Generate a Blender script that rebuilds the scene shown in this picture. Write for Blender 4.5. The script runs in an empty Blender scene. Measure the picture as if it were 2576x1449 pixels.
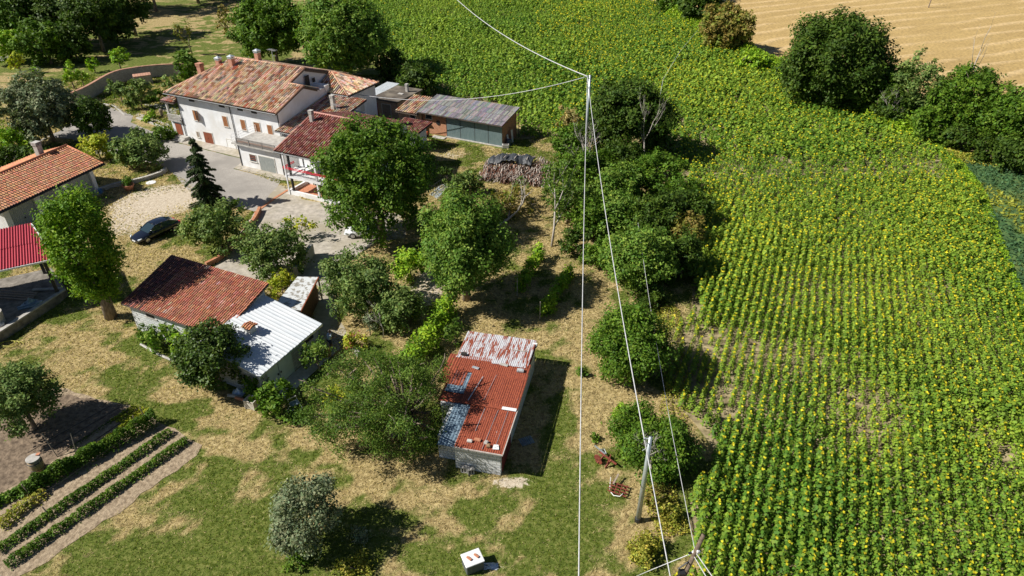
import bpy, math, random
import numpy as np
from mathutils import Vector, Matrix
R = math.radians
# ------------------------------------------------------------------ camera, light
scene = bpy.context.scene
col = scene.collection
CAM_H, PITCH = 33.0, R(33)
cam = bpy.data.cameras.new('camera'); cam.lens = 24.11; cam.sensor_width = 36; cam.clip_start = .5; cam.clip_end = 5000
co = bpy.data.objects.new('camera', cam); col.objects.link(co)
co.location = (0, 0, CAM_H); co.rotation_euler = (R(90) - PITCH, 0, 0); scene.camera = co
SUN_EL, SHADOW_AZ = R(42), R(8)
w = bpy.data.worlds.new('World'); scene.world = w; w.use_nodes = True
nt = w.node_tree; bg = nt.nodes['Background']
sky = nt.nodes.new('ShaderNodeTexSky'); sky.sky_type = 'NISHITA'; sky.sun_disc = False
sky.sun_elevation = SUN_EL; sky.sun_rotation = R(262); sky.altitude = 300; sky.air_density = .7; sky.dust_density = .4
nt.links.new(sky.outputs[0], bg.inputs[0]); bg.inputs[1].default_value = 0.05
sl = bpy.data.lights.new('sun', 'SUN'); sl.energy = 5.0; sl.angle = R(.5); sl.color = (1, .955, .88)
so = bpy.data.objects.new('sun', sl); col.objects.link(so)
so.rotation_euler = Vector((math.cos(SHADOW_AZ) * math.cos(SUN_EL), math.sin(SHADOW_AZ) * math.cos(SUN_EL), -math.sin(SUN_EL))).to_track_quat('-Z', 'Y').to_euler()
vs = scene.view_settings; vs.view_transform = 'Standard'; vs.look = 'None'; vs.exposure = 0.42; vs.gamma = 1
scene.render.resolution_x = 1024; scene.render.resolution_y = 576
# ------------------------------------------------------------------ helpers
rng = np.random.default_rng(7); random.seed(7)
F_, CX, CY = 1725., 1288., 724.5
sP, cP = math.sin(PITCH), math.cos(PITCH)
def P(x, y, h=0.):                                   # survey point: sighting -> world point at height h
    u = (x - CX) / F_; v = (y - CY) / F_; z = (CAM_H - h) / (sP + v * cP)
    return Vector((u * z, z * (cP - v * sP), h))
def depth(p): return p[1] * cP + (CAM_H - p[2]) * sP
def tag(o, label=None, cat=None, group=None, kind=None):
    if label: o['label'] = label
    if cat: o['category'] = cat
    if group: o['group'] = group
    if kind: o['kind'] = kind
    return o
def empty(name, loc, rz=0, label=None, cat=None, group=None):
    o = bpy.data.objects.new(name, None); o.location = loc; o.rotation_euler = (0, 0, rz); o.empty_display_size = .3
    col.objects.link(o); return tag(o, label, cat, group)
def np_obj(name, V, F, mat, parent=None, C=None, smooth=False, loc=None):
    V = np.asarray(V, dtype=np.float32); F = np.asarray(F, dtype=np.int32)
    me = bpy.data.meshes.new(name); n = F.shape[1]
    me.vertices.add(len(V)); me.vertices.foreach_set('co', V.ravel())
    me.loops.add(F.size); me.loops.foreach_set('vertex_index', F.ravel())
    me.polygons.add(len(F)); me.polygons.foreach_set('loop_start', np.arange(0, F.size, n, dtype=np.int32))
    me.polygons.foreach_set('loop_total', np.full(len(F), n, dtype=np.int32))
    if smooth: me.polygons.foreach_set('use_smooth', np.ones(len(F), dtype=bool))
    me.update(calc_edges=True)
    if C is not None:
        a = me.color_attributes.new('Col', 'FLOAT_COLOR', 'POINT')
        c4 = np.ones((len(V), 4), dtype=np.float32); c4[:, :3] = C; a.data.foreach_set('color', c4.ravel())
    me.materials.append(mat)
    o = bpy.data.objects.new(name, me); col.objects.link(o)
    if parent: o.parent = parent
    if loc is not None: o.location = loc
    return o
class MB:
    def __init__(s): s.v = []; s.f = []; s.c = []
    def add(s, vs, fs, c=(1, 1, 1)):
        n = len(s.v); s.v += [tuple(p) for p in vs]; s.f += [tuple(i + n for i in f) for f in fs]; s.c += [c] * len(vs); return s
    def box(s, x0, x1, y0, y1, z0, z1, c=(1, 1, 1)):
        return s.add([(x0,y0,z0),(x1,y0,z0),(x1,y1,z0),(x0,y1,z0),(x0,y0,z1),(x1,y0,z1),(x1,y1,z1),(x0,y1,z1)],
                     [(0,3,2,1),(4,5,6,7),(0,1,5,4),(1,2,6,5),(2,3,7,6),(3,0,4,7)], c)
    def obox(s, p, q, w, h, up=(0, 0, 1), c=(1, 1, 1)):     # bar from p to q
        p = Vector(p); q = Vector(q); d = (q - p).normalized(); a = d.cross(Vector(up))
        if a.length < 1e-4: a = Vector((1, 0, 0))
        a.normalize(); b = a.cross(d).normalized(); vs_ = []
        for o in (p, q):
            for i, j in ((-1, -1), (1, -1), (1, 1), (-1, 1)): vs_.append(o + a * i * w / 2 + b * j * h / 2)
        return s.add(vs_, [(0,1,2,3),(7,6,5,4),(0,4,5,1),(1,5,6,2),(2,6,7,3),(3,7,4,0)], c)
    def slab(s, pts, t, c=(1, 1, 1)):                         # polygon with thickness downwards
        n = len(pts); vs_ = [tuple(p) for p in pts] + [(p[0], p[1], p[2] - t) for p in pts]
        fs = [tuple(range(n)), tuple(range(2 * n - 1, n - 1, -1))] + [(i, i + n, (i + 1) % n + n, (i + 1) % n) for i in range(n)]
        return s.add(vs_, fs, c)
    def prism(s, pts, z0, z1, c=(1, 1, 1)):
        return s.slab([(p[0], p[1], z1) for p in pts], z1 - z0, c)
    def vwall(s, a, b, t, zs, c=(1, 1, 1)):                   # vertical wall: profile [(dist, z)...] from ground; a->b line, thickness t to the left
        a = Vector((a[0], a[1], 0)); b = Vector((b[0], b[1], 0)); d = (b - a).normalized(); nrm = Vector((-d.y, d.x, 0)) * t
        f0 = [a + d * q + Vector((0, 0, z)) for q, z in zs]; n = len(f0); f1 = [p + nrm for p in f0]
        return s.add(f0 + f1, [tuple(range(n)), tuple(range(2 * n - 1, n - 1, -1))] + [(i, i + n, (i + 1) % n + n, (i + 1) % n) for i in range(n)], c)
    def tube(s, pts, rad, n=6, c=(1, 1, 1), cap=True):
        pts = [Vector(p) for p in pts]; m = len(pts)
        if not hasattr(rad, '__len__'): rad = [rad] * m
        vs_ = []; a = None
        for i, p in enumerate(pts):
            d = (pts[min(i + 1, m - 1)] - pts[max(i - 1, 0)]).normalized()
            if a is None: a = d.cross(Vector((.31, .17, .93)) if abs(d.z) < .9 else Vector((1, 0, 0))).normalized()
            else: a = (a - d * a.dot(d)).normalized()
            b = d.cross(a)
            for k in range(n):
                t = 2 * math.pi * k / n; vs_.append(p + (a * math.cos(t) + b * math.sin(t)) * rad[i])
        fs = [(i * n + k, i * n + (k + 1) % n, (i + 1) * n + (k + 1) % n, (i + 1) * n + k) for i in range(m - 1) for k in range(n)]
        if cap: fs += [tuple(range(n - 1, -1, -1)), tuple((m - 1) * n + k for k in range(n))]
        return s.add(vs_, fs, c)
    def lathe(s, prof, n=16, c=(1, 1, 1), o=(0, 0, 0)):
        vs_ = [(o[0] + r * math.cos(2*math.pi*k/n), o[1] + r * math.sin(2*math.pi*k/n), o[2] + z) for r, z in prof for k in range(n)]
        fs = [(i*n+k, i*n+(k+1) % n, (i+1)*n+(k+1) % n, (i+1)*n+k) for i in range(len(prof)-1) for k in range(n)]
        return s.add(vs_, fs + [tuple(range(n-1, -1, -1)), tuple((len(prof)-1)*n+k for k in range(n))], c)
    def build(s, name, mat, parent=None, smooth=False, loc=None, bevel=0):
        me = bpy.data.meshes.new(name); me.from_pydata([tuple(v) for v in s.v], [], s.f)
        a = me.color_attributes.new('Col', 'FLOAT_COLOR', 'POINT')
        for i, c in enumerate(s.c): a.data[i].color = (c[0], c[1], c[2], 1)
        me.materials.append(mat); me.update()
        if smooth: me.polygons.foreach_set('use_smooth', [True] * len(me.polygons))
        o = bpy.data.objects.new(name, me); col.objects.link(o)
        if parent: o.parent = parent
        if loc is not None: o.location = loc
        if bevel:
            m = o.modifiers.new('bevel', 'BEVEL'); m.width = bevel; m.segments = 2; m.limit_method = 'ANGLE'
        return o
def copy_tree(o, parent=None):
    c = o.copy(); col.objects.link(c)
    if parent: c.parent = parent
    for ch in list(o.children): copy_tree(ch, c)
    return c
# ------------------------------------------------------------------ materials
def new_mat(name):
    m = bpy.data.materials.new(name); m.use_nodes = True; n = m.node_tree
    return m, n, n.nodes['Principled BSDF'], n.links
def noise_node(n, L, scale, detail=4, rough=.6, coord='Object', stretch=None, dist=0):
    tc = n.nodes.new('ShaderNodeTexCoord'); no = n.nodes.new('ShaderNodeTexNoise')
    no.inputs['Scale'].default_value = scale; no.inputs['Detail'].default_value = detail; no.inputs['Roughness'].default_value = rough; no.inputs['Distortion'].default_value = dist
    src = tc.outputs[coord]
    if stretch:
        mp = n.nodes.new('ShaderNodeMapping'); mp.inputs['Scale'].default_value = stretch[:3]
        if len(stretch) > 3: mp.inputs['Rotation'].default_value = (0, 0, stretch[3])
        L.new(src, mp.inputs[0]); src = mp.outputs[0]
    L.new(src, no.inputs['Vector']); return no
def ramp(n, L, src, stops):
    r = n.nodes.new('ShaderNodeValToRGB'); e = r.color_ramp.elements
    while len(e) < len(stops): e.new(.5)
    for i, (p, c) in enumerate(stops): e[i].position = p; e[i].color = (*c, 1) if len(c) == 3 else c
    L.new(src, r.inputs[0]); return r
def mix(n, L, a, b, f, mode='MIX'):
    m = n.nodes.new('ShaderNodeMix'); m.data_type = 'RGBA'; m.blend_type = mode
    for v, k in ((f, 0), (a, 6), (b, 7)):
        if isinstance(v, (int, float)): m.inputs[k].default_value = v
        elif isinstance(v, tuple): m.inputs[k].default_value = (*v, 1)
        else: L.new(v, m.inputs[k])
    return m.outputs[2]
def bump(n, L, bs, src, dist, strength=1):
    b = n.nodes.new('ShaderNodeBump'); b.inputs['Distance'].default_value = dist; b.inputs['Strength'].default_value = strength
    L.new(src, b.inputs['Height']); L.new(b.outputs[0], bs.inputs['Normal'])
def mat_noise(name, c1, c2, scale=3, rough=.8, bumpd=0, metal=0, detail=5, stretch=None, p=(.35, .65), big=None):
    m, n, bs, L = new_mat(name); no = noise_node(n, L, scale, detail, stretch=stretch)
    r = ramp(n, L, no.outputs[0], [(p[0], c1), (p[1], c2)]); out = r.outputs[0]
    if big:
        nb = noise_node(n, L, big[0], 5); rb = ramp(n, L, nb.outputs[0], [(.45, (0, 0, 0)), (.62, (1, 1, 1))])
        out = mix(n, L, out, big[1], rb.outputs[0])
    L.new(out, bs.inputs['Base Color']); bs.inputs['Roughness'].default_value = rough; bs.inputs['Metallic'].default_value = metal
    if bumpd: bump(n, L, bs, no.outputs[0], bumpd)
    return m
def mat_col(name, rough=.8, nscale=6, amt=.35, bumpd=.0, metal=0):       # vertex colour x noise
    m, n, bs, L = new_mat(name); at = n.nodes.new('ShaderNodeAttribute'); at.attribute_name = 'Col'
    no = noise_node(n, L, nscale, 5); r = ramp(n, L, no.outputs[0], [(.3, (1 - amt,) * 3), (.7, (1 + amt * .4,) * 3)])
    L.new(mix(n, L, at.outputs['Color'], r.outputs[0], 1., 'MULTIPLY'), bs.inputs['Base Color'])
    bs.inputs['Roughness'].default_value = rough; bs.inputs['Metallic'].default_value = metal
    if bumpd: bump(n, L, bs, no.outputs[0], bumpd)
    return m
def mat_leaf(name, trans=.3, rough=.6, spec=.2):
    m, n, bs, L = new_mat(name); at = n.nodes.new('ShaderNodeAttribute'); at.attribute_name = 'Col'
    L.new(at.outputs['Color'], bs.inputs['Base Color']); bs.inputs['Roughness'].default_value = rough; bs.inputs['Specular IOR Level'].default_value = spec
    tr = n.nodes.new('ShaderNodeBsdfTranslucent'); g = n.nodes.new('ShaderNodeMix'); g.data_type = 'RGBA'; g.blend_type = 'MULTIPLY'; g.inputs[0].default_value = 1
    L.new(at.outputs['Color'], g.inputs[6]); g.inputs[7].default_value = (1.5, 1.7, .8, 1); L.new(g.outputs[2], tr.inputs[0])
    ms = n.nodes.new('ShaderNodeMixShader'); ms.inputs[0].default_value = trans
    L.new(bs.outputs[0], ms.inputs[1]); L.new(tr.outputs[0], ms.inputs[2]); L.new(ms.outputs[0], n.nodes['Material Output'].inputs[0])
    return m
def mat_plain(name, c, rough=.5, metal=0, var=.15, scale=5):
    return mat_noise(name, tuple(x * (1 - var) for x in c), tuple(min(1, x * (1 + var)) for x in c), scale, rough, 0, metal)
def mat_blocks(name, c1, c2, mortar, w=.4, h=.2, rough=.9, stain=(.2, .18, .15)):
    m, n, bs, L = new_mat(name); tc = n.nodes.new('ShaderNodeTexCoord'); sp = n.nodes.new('ShaderNodeSeparateXYZ'); L.new(tc.outputs['Object'], sp.inputs[0])
    ad = n.nodes.new('ShaderNodeMath'); L.new(sp.outputs[0], ad.inputs[0]); L.new(sp.outputs[1], ad.inputs[1]); cb = n.nodes.new('ShaderNodeCombineXYZ')
    L.new(ad.outputs[0], cb.inputs[0]); L.new(sp.outputs[2], cb.inputs[1])
    b = n.nodes.new('ShaderNodeTexBrick'); L.new(cb.outputs[0], b.inputs['Vector']); b.inputs['Scale'].default_value = 1
    b.inputs['Brick Width'].default_value = w; b.inputs['Row Height'].default_value = h; b.inputs['Mortar Size'].default_value = min(.02, h * .12)
    b.inputs['Color1'].default_value = (*c1, 1); b.inputs['Color2'].default_value = (*c2, 1); b.inputs['Mortar'].default_value = (*mortar, 1)
    no = noise_node(n, L, 1.2, 6, .7); r = ramp(n, L, no.outputs[0], [(.5, (0, 0, 0)), (.75, (.7, .7, .7))])
    L.new(mix(n, L, b.outputs[0], stain, r.outputs[0]), bs.inputs['Base Color']); bs.inputs['Roughness'].default_value = rough
    bump(n, L, bs, b.outputs[1], -.01); return m
M = {}
M['leaf'] = mat_leaf('leaf', .2); M['leaf_glossy'] = mat_leaf('leaf_glossy', .12, .5, .3); M['leaf_dull'] = mat_leaf('leaf_dull', .14, .7, .2)
M['grass'] = mat_leaf('grass_blades', .35, .8, .1)
M['bark'] = mat_noise('bark', (.13, .09, .06), (.32, .26, .2), 9, .95, .03, stretch=(1, 1, .3))
M['deadwood'] = mat_noise('deadwood', (.3, .26, .22), (.55, .5, .44), 12, .9, .01)
M['white_plaster'] = mat_noise('white_plaster', (.7, .71, .72), (.8, .81, .82), 1.2, .9, .004, big=(.5, (.68, .67, .65)))
M['grey_plaster'] = mat_noise('grey_plaster', (.5, .48, .43), (.62, .6, .56), 1.5, .9, .004)
M['tile'] = mat_col('clay_tiles', .85, 14, .35); M['tile_new'] = mat_col('orange_tiles', .75, 10, .25)
M['slab'] = mat_plain('roof_underside', (.1, .075, .06), .9)
M['ridge_tile'] = mat_noise('ridge_tile', (.36, .17, .1), (.6, .36, .24), 8, .85)
M['chimney_brick'] = mat_blocks('chimney_brick', (.5, .2, .12), (.58, .27, .17), (.45, .34, .28), .25, .07, stain=(.3, .15, .1))
M['concrete'] = mat_noise('concrete', (.34, .32, .29), (.52, .5, .46), 2.5, .92, .006)
M['metal_cap'] = mat_plain('zinc_cap', (.6, .65, .68), .4, .5)
M['dark'] = mat_plain('dark_interior', (.03, .026, .022), .9)
M['glass'] = mat_plain('window_glass', (.03, .045, .055), .08)
M['shutter'] = mat_noise('brown_shutter_wood', (.26, .1, .04), (.4, .18, .07), 12, .6, .004, stretch=(3, 3, .4))
M['shutter_grey'] = mat_noise('weathered_wood', (.2, .15, .11), (.4, .33, .26), 12, .8, .004, stretch=(3, 3, .4))
M['door_red'] = mat_noise('red_brown_door_wood', (.22, .06, .03), (.36, .11, .05), 12, .6, .004, stretch=(3, 3, .3))
M['grey_door'] = mat_noise('grey_painted_sheet', (.3, .33, .32), (.4, .42, .4), 4, .55, .003, stretch=(2, 2, .3))
M['blue_door'] = mat_noise('teal_grey_sheet', (.16, .235, .25), (.24, .32, .33), 5, .55, .003, stretch=(3, 3, .3))
M['pale_door'] = mat_noise('pale_aqua_door', (.5, .6, .57), (.6, .68, .64), 3, .5)
M['iron'] = mat_plain('dark_iron', (.04, .042, .045), .5, .5)
M['rail'] = mat_plain('grey_railing', (.3, .28, .26), .5, .3)
M['red_paint'] = mat_plain('red_paint', (.62, .03, .05), .45)
M['white_paint'] = mat_plain('white_paint', (.78, .78, .77), .5, 0, .06)
M['brick'] = mat_blocks('orange_brick', (.46, .17, .08), (.56, .25, .12), (.4, .3, .22), .25, .08, stain=(.25, .13, .08))
M['old_brick'] = mat_blocks('old_brick', (.42, .26, .17), (.55, .38, .27), (.4, .34, .28), .25, .08, stain=(.22, .17, .13))
M['block'] = mat_blocks('white_blocks', (.62, .64, .66), (.7, .71, .7), (.4, .4, .38), .5, .22, stain=(.38, .37, .35))
M['block_grey'] = mat_blocks('grey_blocks', (.4, .43, .44), (.5, .52, .52), (.28, .28, .27), .5, .22, stain=(.3, .3, .28))
M['stone_wall'] = mat_blocks('stone_wall', (.4, .38, .34), (.56, .53, .48), (.25, .22, .18), .35, .16, stain=(.3, .26, .2))
M['eternit'] = mat_col('weathered_cement_sheet', .95, 8, .45)
M['white_sheet'] = mat_noise('white_corrugated_paint', (.62, .66, .69), (.76, .78, .79), 1.6, .45, 0, stretch=(.3, 3, 1))
M['red_sheet'] = mat_plain('red_corrugated_paint', (.42, .03, .05), .45, 0, .12)
M['blue_sheet'] = mat_noise('blue_grey_sheet', (.12, .19, .26), (.26, .35, .42), 3, .5, 0, .2)
def rusty(name, zinc_lo, zinc_hi, scale=1.3):
    m, n, bs, L = new_mat(name); a = noise_node(n, L, scale, 7, .75, stretch=(3.2, .45, 1)); b = noise_node(n, L, 9, 5, .7)
    rc = ramp(n, L, b.outputs[0], [(.3, (.12, .028, .015)), (.48, (.26, .055, .025)), (.62, (.36, .085, .035)), (.8, (.42, .18, .1))])
    zc = ramp(n, L, b.outputs[0], [(.3, (.42, .42, .44)), (.7, (.62, .62, .64))])
    f = ramp(n, L, a.outputs[0], [(zinc_lo, (1, 1, 1)), (zinc_hi, (0, 0, 0))])
    L.new(mix(n, L, rc.outputs[0], zc.outputs[0], f.outputs[0]), bs.inputs['Base Color']); bs.inputs['Roughness'].default_value = .75; return m
M['rust'] = rusty('rusty_sheet', .31, .34); M['rust_zinc'] = rusty('rusty_zinc_sheet', .5, .53)
M['galv'] = mat_noise('galvanised_pole', (.4, .46, .48), (.55, .6, .61), 6, .4, 0, .6, stretch=(1, 1, .2))
M['cable'] = mat_plain('pale_cable', (.55, .55, .55), .5)
M['tarp'] = mat_noise('black_tarpaulin', (.025, .028, .032), (.075, .08, .085), 2.5, .45, .12, stretch=(2.5, .6, 1))
M['terracotta'] = mat_noise('terracotta', (.4, .15, .08), (.55, .25, .14), 6, .8)
M['tyre'] = mat_plain('tyre_rubber', (.02, .02, .02), .85)
M['rim'] = mat_plain('alloy', (.5, .5, .52), .3, .7)
M['car_black'], _n, _b, _L = new_mat('black_car_paint'); _b.inputs['Base Color'].default_value = (.006, .008, .016, 1); _b.inputs['Roughness'].default_value = .12; _b.inputs['Coat Weight'].default_value = 1; _b.inputs['Coat Roughness'].default_value = .04
M['car_white'], _n, _b, _L = new_mat('white_car_paint'); _b.inputs['Base Color'].default_value = (.72, .74, .74, 1); _b.inputs['Roughness'].default_value = .25; _b.inputs['Coat Weight'].default_value = 1
M['car_glass'], _n, _b, _L = new_mat('car_glass'); _b.inputs['Base Color'].default_value = (.02, .04, .05, 1); _b.inputs['Roughness'].default_value = .03; _b.inputs['Coat Weight'].default_value = 1
M['lamp_glass'], _n, _b, _L = new_mat('headlight_glass'); _b.inputs['Base Color'].default_value = (.6, .65, .68, 1); _b.inputs['Roughness'].default_value = .08
M['skin'] = mat_plain('skin', (.3, .15, .09), .6); M['hair'] = mat_plain('dark_hair', (.02, .014, .01), .7)
M['tee'] = mat_plain('light_blue_cotton', (.5, .62, .75), .9); M['shorts'] = mat_plain('navy_cotton', (.03, .04, .07), .9)
M['sack'] = mat_noise('brown_sacking', (.25, .15, .08), (.38, .25, .14), 6, .95)
M['flower'] = mat_leaf('petals', .3); M['vcol'] = mat_col('painted', .7, 5, .2)
# ------------------------------------------------------------------ numpy noise
_H = np.random.default_rng(3).random((256, 256))
def vnoise(x, y):
    xi = np.floor(x).astype(int); yi = np.floor(y).astype(int); fx = x - xi; fy = y - yi
    fx = fx * fx * (3 - 2 * fx); fy = fy * fy * (3 - 2 * fy); g = lambda i, j: _H[i % 256, j % 256]
    return (g(xi, yi) * (1 - fx) + g(xi + 1, yi) * fx) * (1 - fy) + (g(xi, yi + 1) * (1 - fx) + g(xi + 1, yi + 1) * fx) * fy
def fbm(x, y, o=4):
    s_ = 0; a = .5; t = 0
    for k in range(o): s_ = s_ + a * vnoise(x + 17 * k, y + 31 * k); t += a; a *= .5; x = x * 2.03; y = y * 2.03
    return s_ / t
def sm(x, a, b): t = np.clip((x - a) / (b - a), 0, 1); return t * t * (3 - 2 * t)
def inside(poly, x, y):
    r = np.zeros(x.shape, bool); n = len(poly)
    for i in range(n):
        x0, y0 = poly[i][:2]; x1, y1 = poly[(i + 1) % n][:2]
        if y0 == y1: continue
        r ^= ((y0 > y) != (y1 > y)) & (x < (x1 - x0) * (y - y0) / (y1 - y0) + x0)
    return r
def blob(x, y, vx, vy, rx, ry=None, rot=0):           # soft patch around a surveyed point (metres)
    p = P(vx, vy); ry = ry or rx; dx = x - p.x; dy = y - p.y; c, s = math.cos(rot), math.sin(rot)
    return np.exp(-(((dx * c + dy * s) / rx) ** 2 + ((-dx * s + dy * c) / ry) ** 2))
def greenness(x, y):
    g = .4 + (fbm(x * .13, y * .13, 4) - .5) * 1.2 + (fbm(x * .55 + y * .2 + 5, y * .7 - x * .1, 4) - .5) * 2.3 + (fbm(x * 2.1, y * 1.7 + 8, 2) - .5) * .9
    for a in ((500, 1400, 5, 3, 0, .75), (620, 1330, 3, 2, 0, .6), (250, 1380, 3, 3, 0, .3), (330, 990, 4.5, 1.3, -.7, .8), (440, 1060, 3, 1.2, -.7, .8), (390, 860, 4, 2, 0, .7), (700, 1120, 3, 2, 0, .3), (1400, 1280, 2, 1.5, 0, .7), (1420, 1130, 1.5, 4, 0, .4), (1250, 1390, 4, 1.5, 0, .35), (1390, 1050, 1, 2, 0, .4), (700, 1430, 3, 2, 0, .3),
              (460, 610, 4, 3, 0, .5), (400, 500, 5, 1.5, 0, .3), (380, 450, 4, 2, 0, .35), (480, 110, 18, 14, 0, .25), (250, 200, 8, 5, 0, .4), (560, 150, 8, 6, 0, .35), (1350, 360, 6, 4, 0, .5), (1310, 380, 3, 2, 0, .4), (1180, 430, 4, 3, 0, .3), (1230, 380, 3, 5, 0, .2), (400, 290, 6, 5, 0, .4), (420, 330, 5, 4, 0, .5), (450, 125, 28, 16, 0, .55), (450, 1330, 15, 9, 0, .3), (1200, 1350, 5, .35, -.5, -.9), (1255, 1385, 5, .4, -.5, -.8), (540, 1125, 6, .7, -.35, -.9), (620, 1075, 7, .5, -.2, -.8), (280, 890, 9, .4, -.5, -.7), (360, 965, 9, .4, -.6, -.7), (980, 1340, 6, .4, -.3, -.7), (900, 1230, 5, .5, .3, -.6), (1150, 1370, 9, 4, 0, .4), (330, 980, 8, 3, -.7, .35), (700, 1180, 8, 4, 0, .25), (1430, 1350, 2.5, 6, 0, .4), (1370, 1200, 3, 8, 0, .3), (300, 200, 14, 6, 0, .4), (250, 160, 12, 8, 0, .4),
              (250, 880, 6, 3, -.4, -.6), (160, 900, 5, 2.5, -.4, -.6), (500, 950, 4, 1.2, -.7, -.5), (700, 1045, 4, 1.2, -.3, -.3), (1480, 900, 1.6, 8, 0, -.7), (1510, 1150, 1.6, 5, 0, -.6), (1250, 820, 5, 1.5, 0, -.4), (1120, 390, 5, 4, 0, -.35), (1100, 1130, 3, 2, 0, -.3), (560, 1110, 2, 1, 0, -.5), (400, 60, 12, 10, 0, -.6), (350, 30, 12, 10, 0, -.5), (1300, 700, 3, 3, 0, -.3), (1350, 550, 3, 5, 0, -.5), (20, 210, 7, 8, 0, -.5), (1640, 1240, 2, 4, 0, -.5), (300, 520, 5, 5, 0, -.2), (800, 1060, 3, 2, 0, -.1), (340, 600, 3, 6, .3, -.5)):
        g = g + .62 * a[5] * blob(x, y, *a[:5])
    return np.clip(g, 0, 1)
def gravel(x, y): return np.clip(1.25 * blob(x, y, 425, 500, 5.5, 3.8, .2) + .6 * blob(x, y, 330, 560, 3, 5, 0) + .5 * blob(x, y, 1135, 390, 4, 2.5) + .35 * blob(x, y, 560, 1110, 1.5, .8) + .4 * blob(x, y, 1230, 1430, 2.4, 1.4) + .8 * blob(x, y, 1080, 720, 2, 4) + .9 * blob(x, y, 1285, 1215, 1.6, .5), 0, 1.3)
# ------------------------------------------------------------------ setting: ground
def grid_axis(lo, hi, step, far): 
    a = list(np.arange(lo, hi + 1e-6, step)); s_ = step; x = hi
    while x < far: s_ *= 1.5; x += s_; a.append(x)
    s_ = step; x = lo
    while x > -far: s_ *= 1.5; x -= s_; a.insert(0, x)
    return np.array(a)
gx = grid_axis(-75, 20, .5, 2500); gy = grid_axis(14, 200, .6, 2500)
GX, GY = np.meshgrid(gx, gy); nx, ny = len(gx), len(gy)
V = np.stack([GX.ravel(), GY.ravel(), np.zeros(GX.size)], 1)
ii = (np.arange(ny - 1)[:, None] * nx + np.arange(nx - 1)[None]).ravel()
m, n, bs, L = new_mat('grassland'); at = n.nodes.new('ShaderNodeAttribute'); at.attribute_name = 'Col'
sp = n.nodes.new('ShaderNodeSeparateColor'); L.new(at.outputs['Color'], sp.inputs[0])
hi = noise_node(n, L, 3.2, 8, .75, dist=.6); mid = noise_node(n, L, .9, 6, .7)
dry = ramp(n, L, hi.outputs[0], [(.3, (.1, .07, .03)), (.45, (.3, .225, .1)), (.58, (.5, .395, .19)), (.75, (.66, .56, .33))])
grn = ramp(n, L, hi.outputs[0], [(.3, (.035, .05, .01)), (.45, (.09, .125, .02)), (.58, (.18, .2, .05)), (.72, (.38, .33, .14))])
ad = n.nodes.new('ShaderNodeMath'); ad.operation = 'ADD'; L.new(sp.outputs[0], ad.inputs[0]); L.new(mid.outputs[0], ad.inputs[1])
fr_ = ramp(n, L, ad.outputs[0], [(.88, (0, 0, 0)), (1.0, (1, 1, 1))])
ad.use_clamp = False
sc = n.nodes.new('ShaderNodeMath'); sc.operation = 'MULTIPLY'; sc.inputs[1].default_value = .9; L.new(ad.outputs[0], sc.inputs[0]); L.new(sc.outputs[0], fr_.inputs[0])
fr_.color_ramp.elements[0].position = .7; fr_.color_ramp.elements[1].position = 1.0
base = mix(n, L, dry.outputs[0], grn.outputs[0], fr_.outputs[0])
gv = ramp(n, L, hi.outputs[0], [(.35, (.42, .34, .24)), (.65, (.66, .58, .46))])
ad2 = n.nodes.new('ShaderNodeMath'); ad2.operation = 'ADD'; L.new(sp.outputs[1], ad2.inputs[0]); L.new(hi.outputs[0], ad2.inputs[1])
sc2 = n.nodes.new('ShaderNodeMath'); sc2.operation = 'MULTIPLY'; sc2.inputs[1].default_value = .5; L.new(ad2.outputs[0], sc2.inputs[0])
gr = ramp(n, L, sc2.outputs[0], [(.46, (0, 0, 0)), (.52, (1, 1, 1))])
base = mix(n, L, base, gv.outputs[0], gr.outputs[0])
L.new(base, bs.inputs['Base Color']); bs.inputs['Roughness'].default_value = .95; bs.inputs['Specular IOR Level'].default_value = .1; bump(n, L, bs, hi.outputs[0], .12, .8)
M['ground'] = m
Cg = np.stack([greenness(V[:, 0], V[:, 1]), gravel(V[:, 0], V[:, 1]), np.zeros(len(V))], 1)
tag(np_obj('ground', V, np.stack([ii, ii + 1, ii + nx + 1, ii + nx], 1), M['ground'], C=Cg), kind='structure')
def sheet(name, pts, z, mat, jit=.12, step=.7, kind='structure'):
    pts = [Vector((p[0], p[1], 0)) for p in pts]; out = []
    for i, p in enumerate(pts):
        q = pts[(i + 1) % len(pts)]; k = max(1, int((q - p).length / step)) if jit else 1
        for j in range(k):
            t = p.lerp(q, j / k); out.append((t.x + random.uniform(-jit, jit), t.y + random.uniform(-jit, jit), z))
    me = bpy.data.meshes.new(name); me.from_pydata(out, [], [tuple(range(len(out)))]); me.materials.append(mat)
    if me.polygons[0].normal.z < 0: me.flip_normals()
    o = bpy.data.objects.new(name, me); col.objects.link(o); return tag(o, kind=kind)
FHO, FHR = (-44.3, 87.3, 0), R(-26)
def FH(a, b, z=0): c, s = math.cos(FHR), math.sin(FHR); return Vector((FHO[0] + a * c - b * s, FHO[1] + a * s + b * c, z))
def Q(*a): return [P(x, y) for x, y in a]
M['asphalt'] = mat_noise('pale_asphalt', (.3, .275, .245), (.4, .37, .33), 5, .9, .01, big=(.16, (.26, .24, .215)))
M['yard'] = mat_noise('rough_concrete', (.3, .27, .225), (.52, .47, .4), 1.6, .95, .03, detail=9, big=(.25, (.34, .3, .22)))
M['soil'] = mat_noise('dry_soil', (.2, .145, .09), (.44, .345, .23), 4, .98, .1, detail=9)
M['field_soil'] = mat_noise('field_soil', (.12, .09, .045), (.42, .34, .19), 1.5, .98, .08, detail=8)
M['verge'] = mat_noise('straw_verge', (.3, .22, .1), (.58, .45, .24), 2.5, .95, .06, detail=8)
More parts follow.
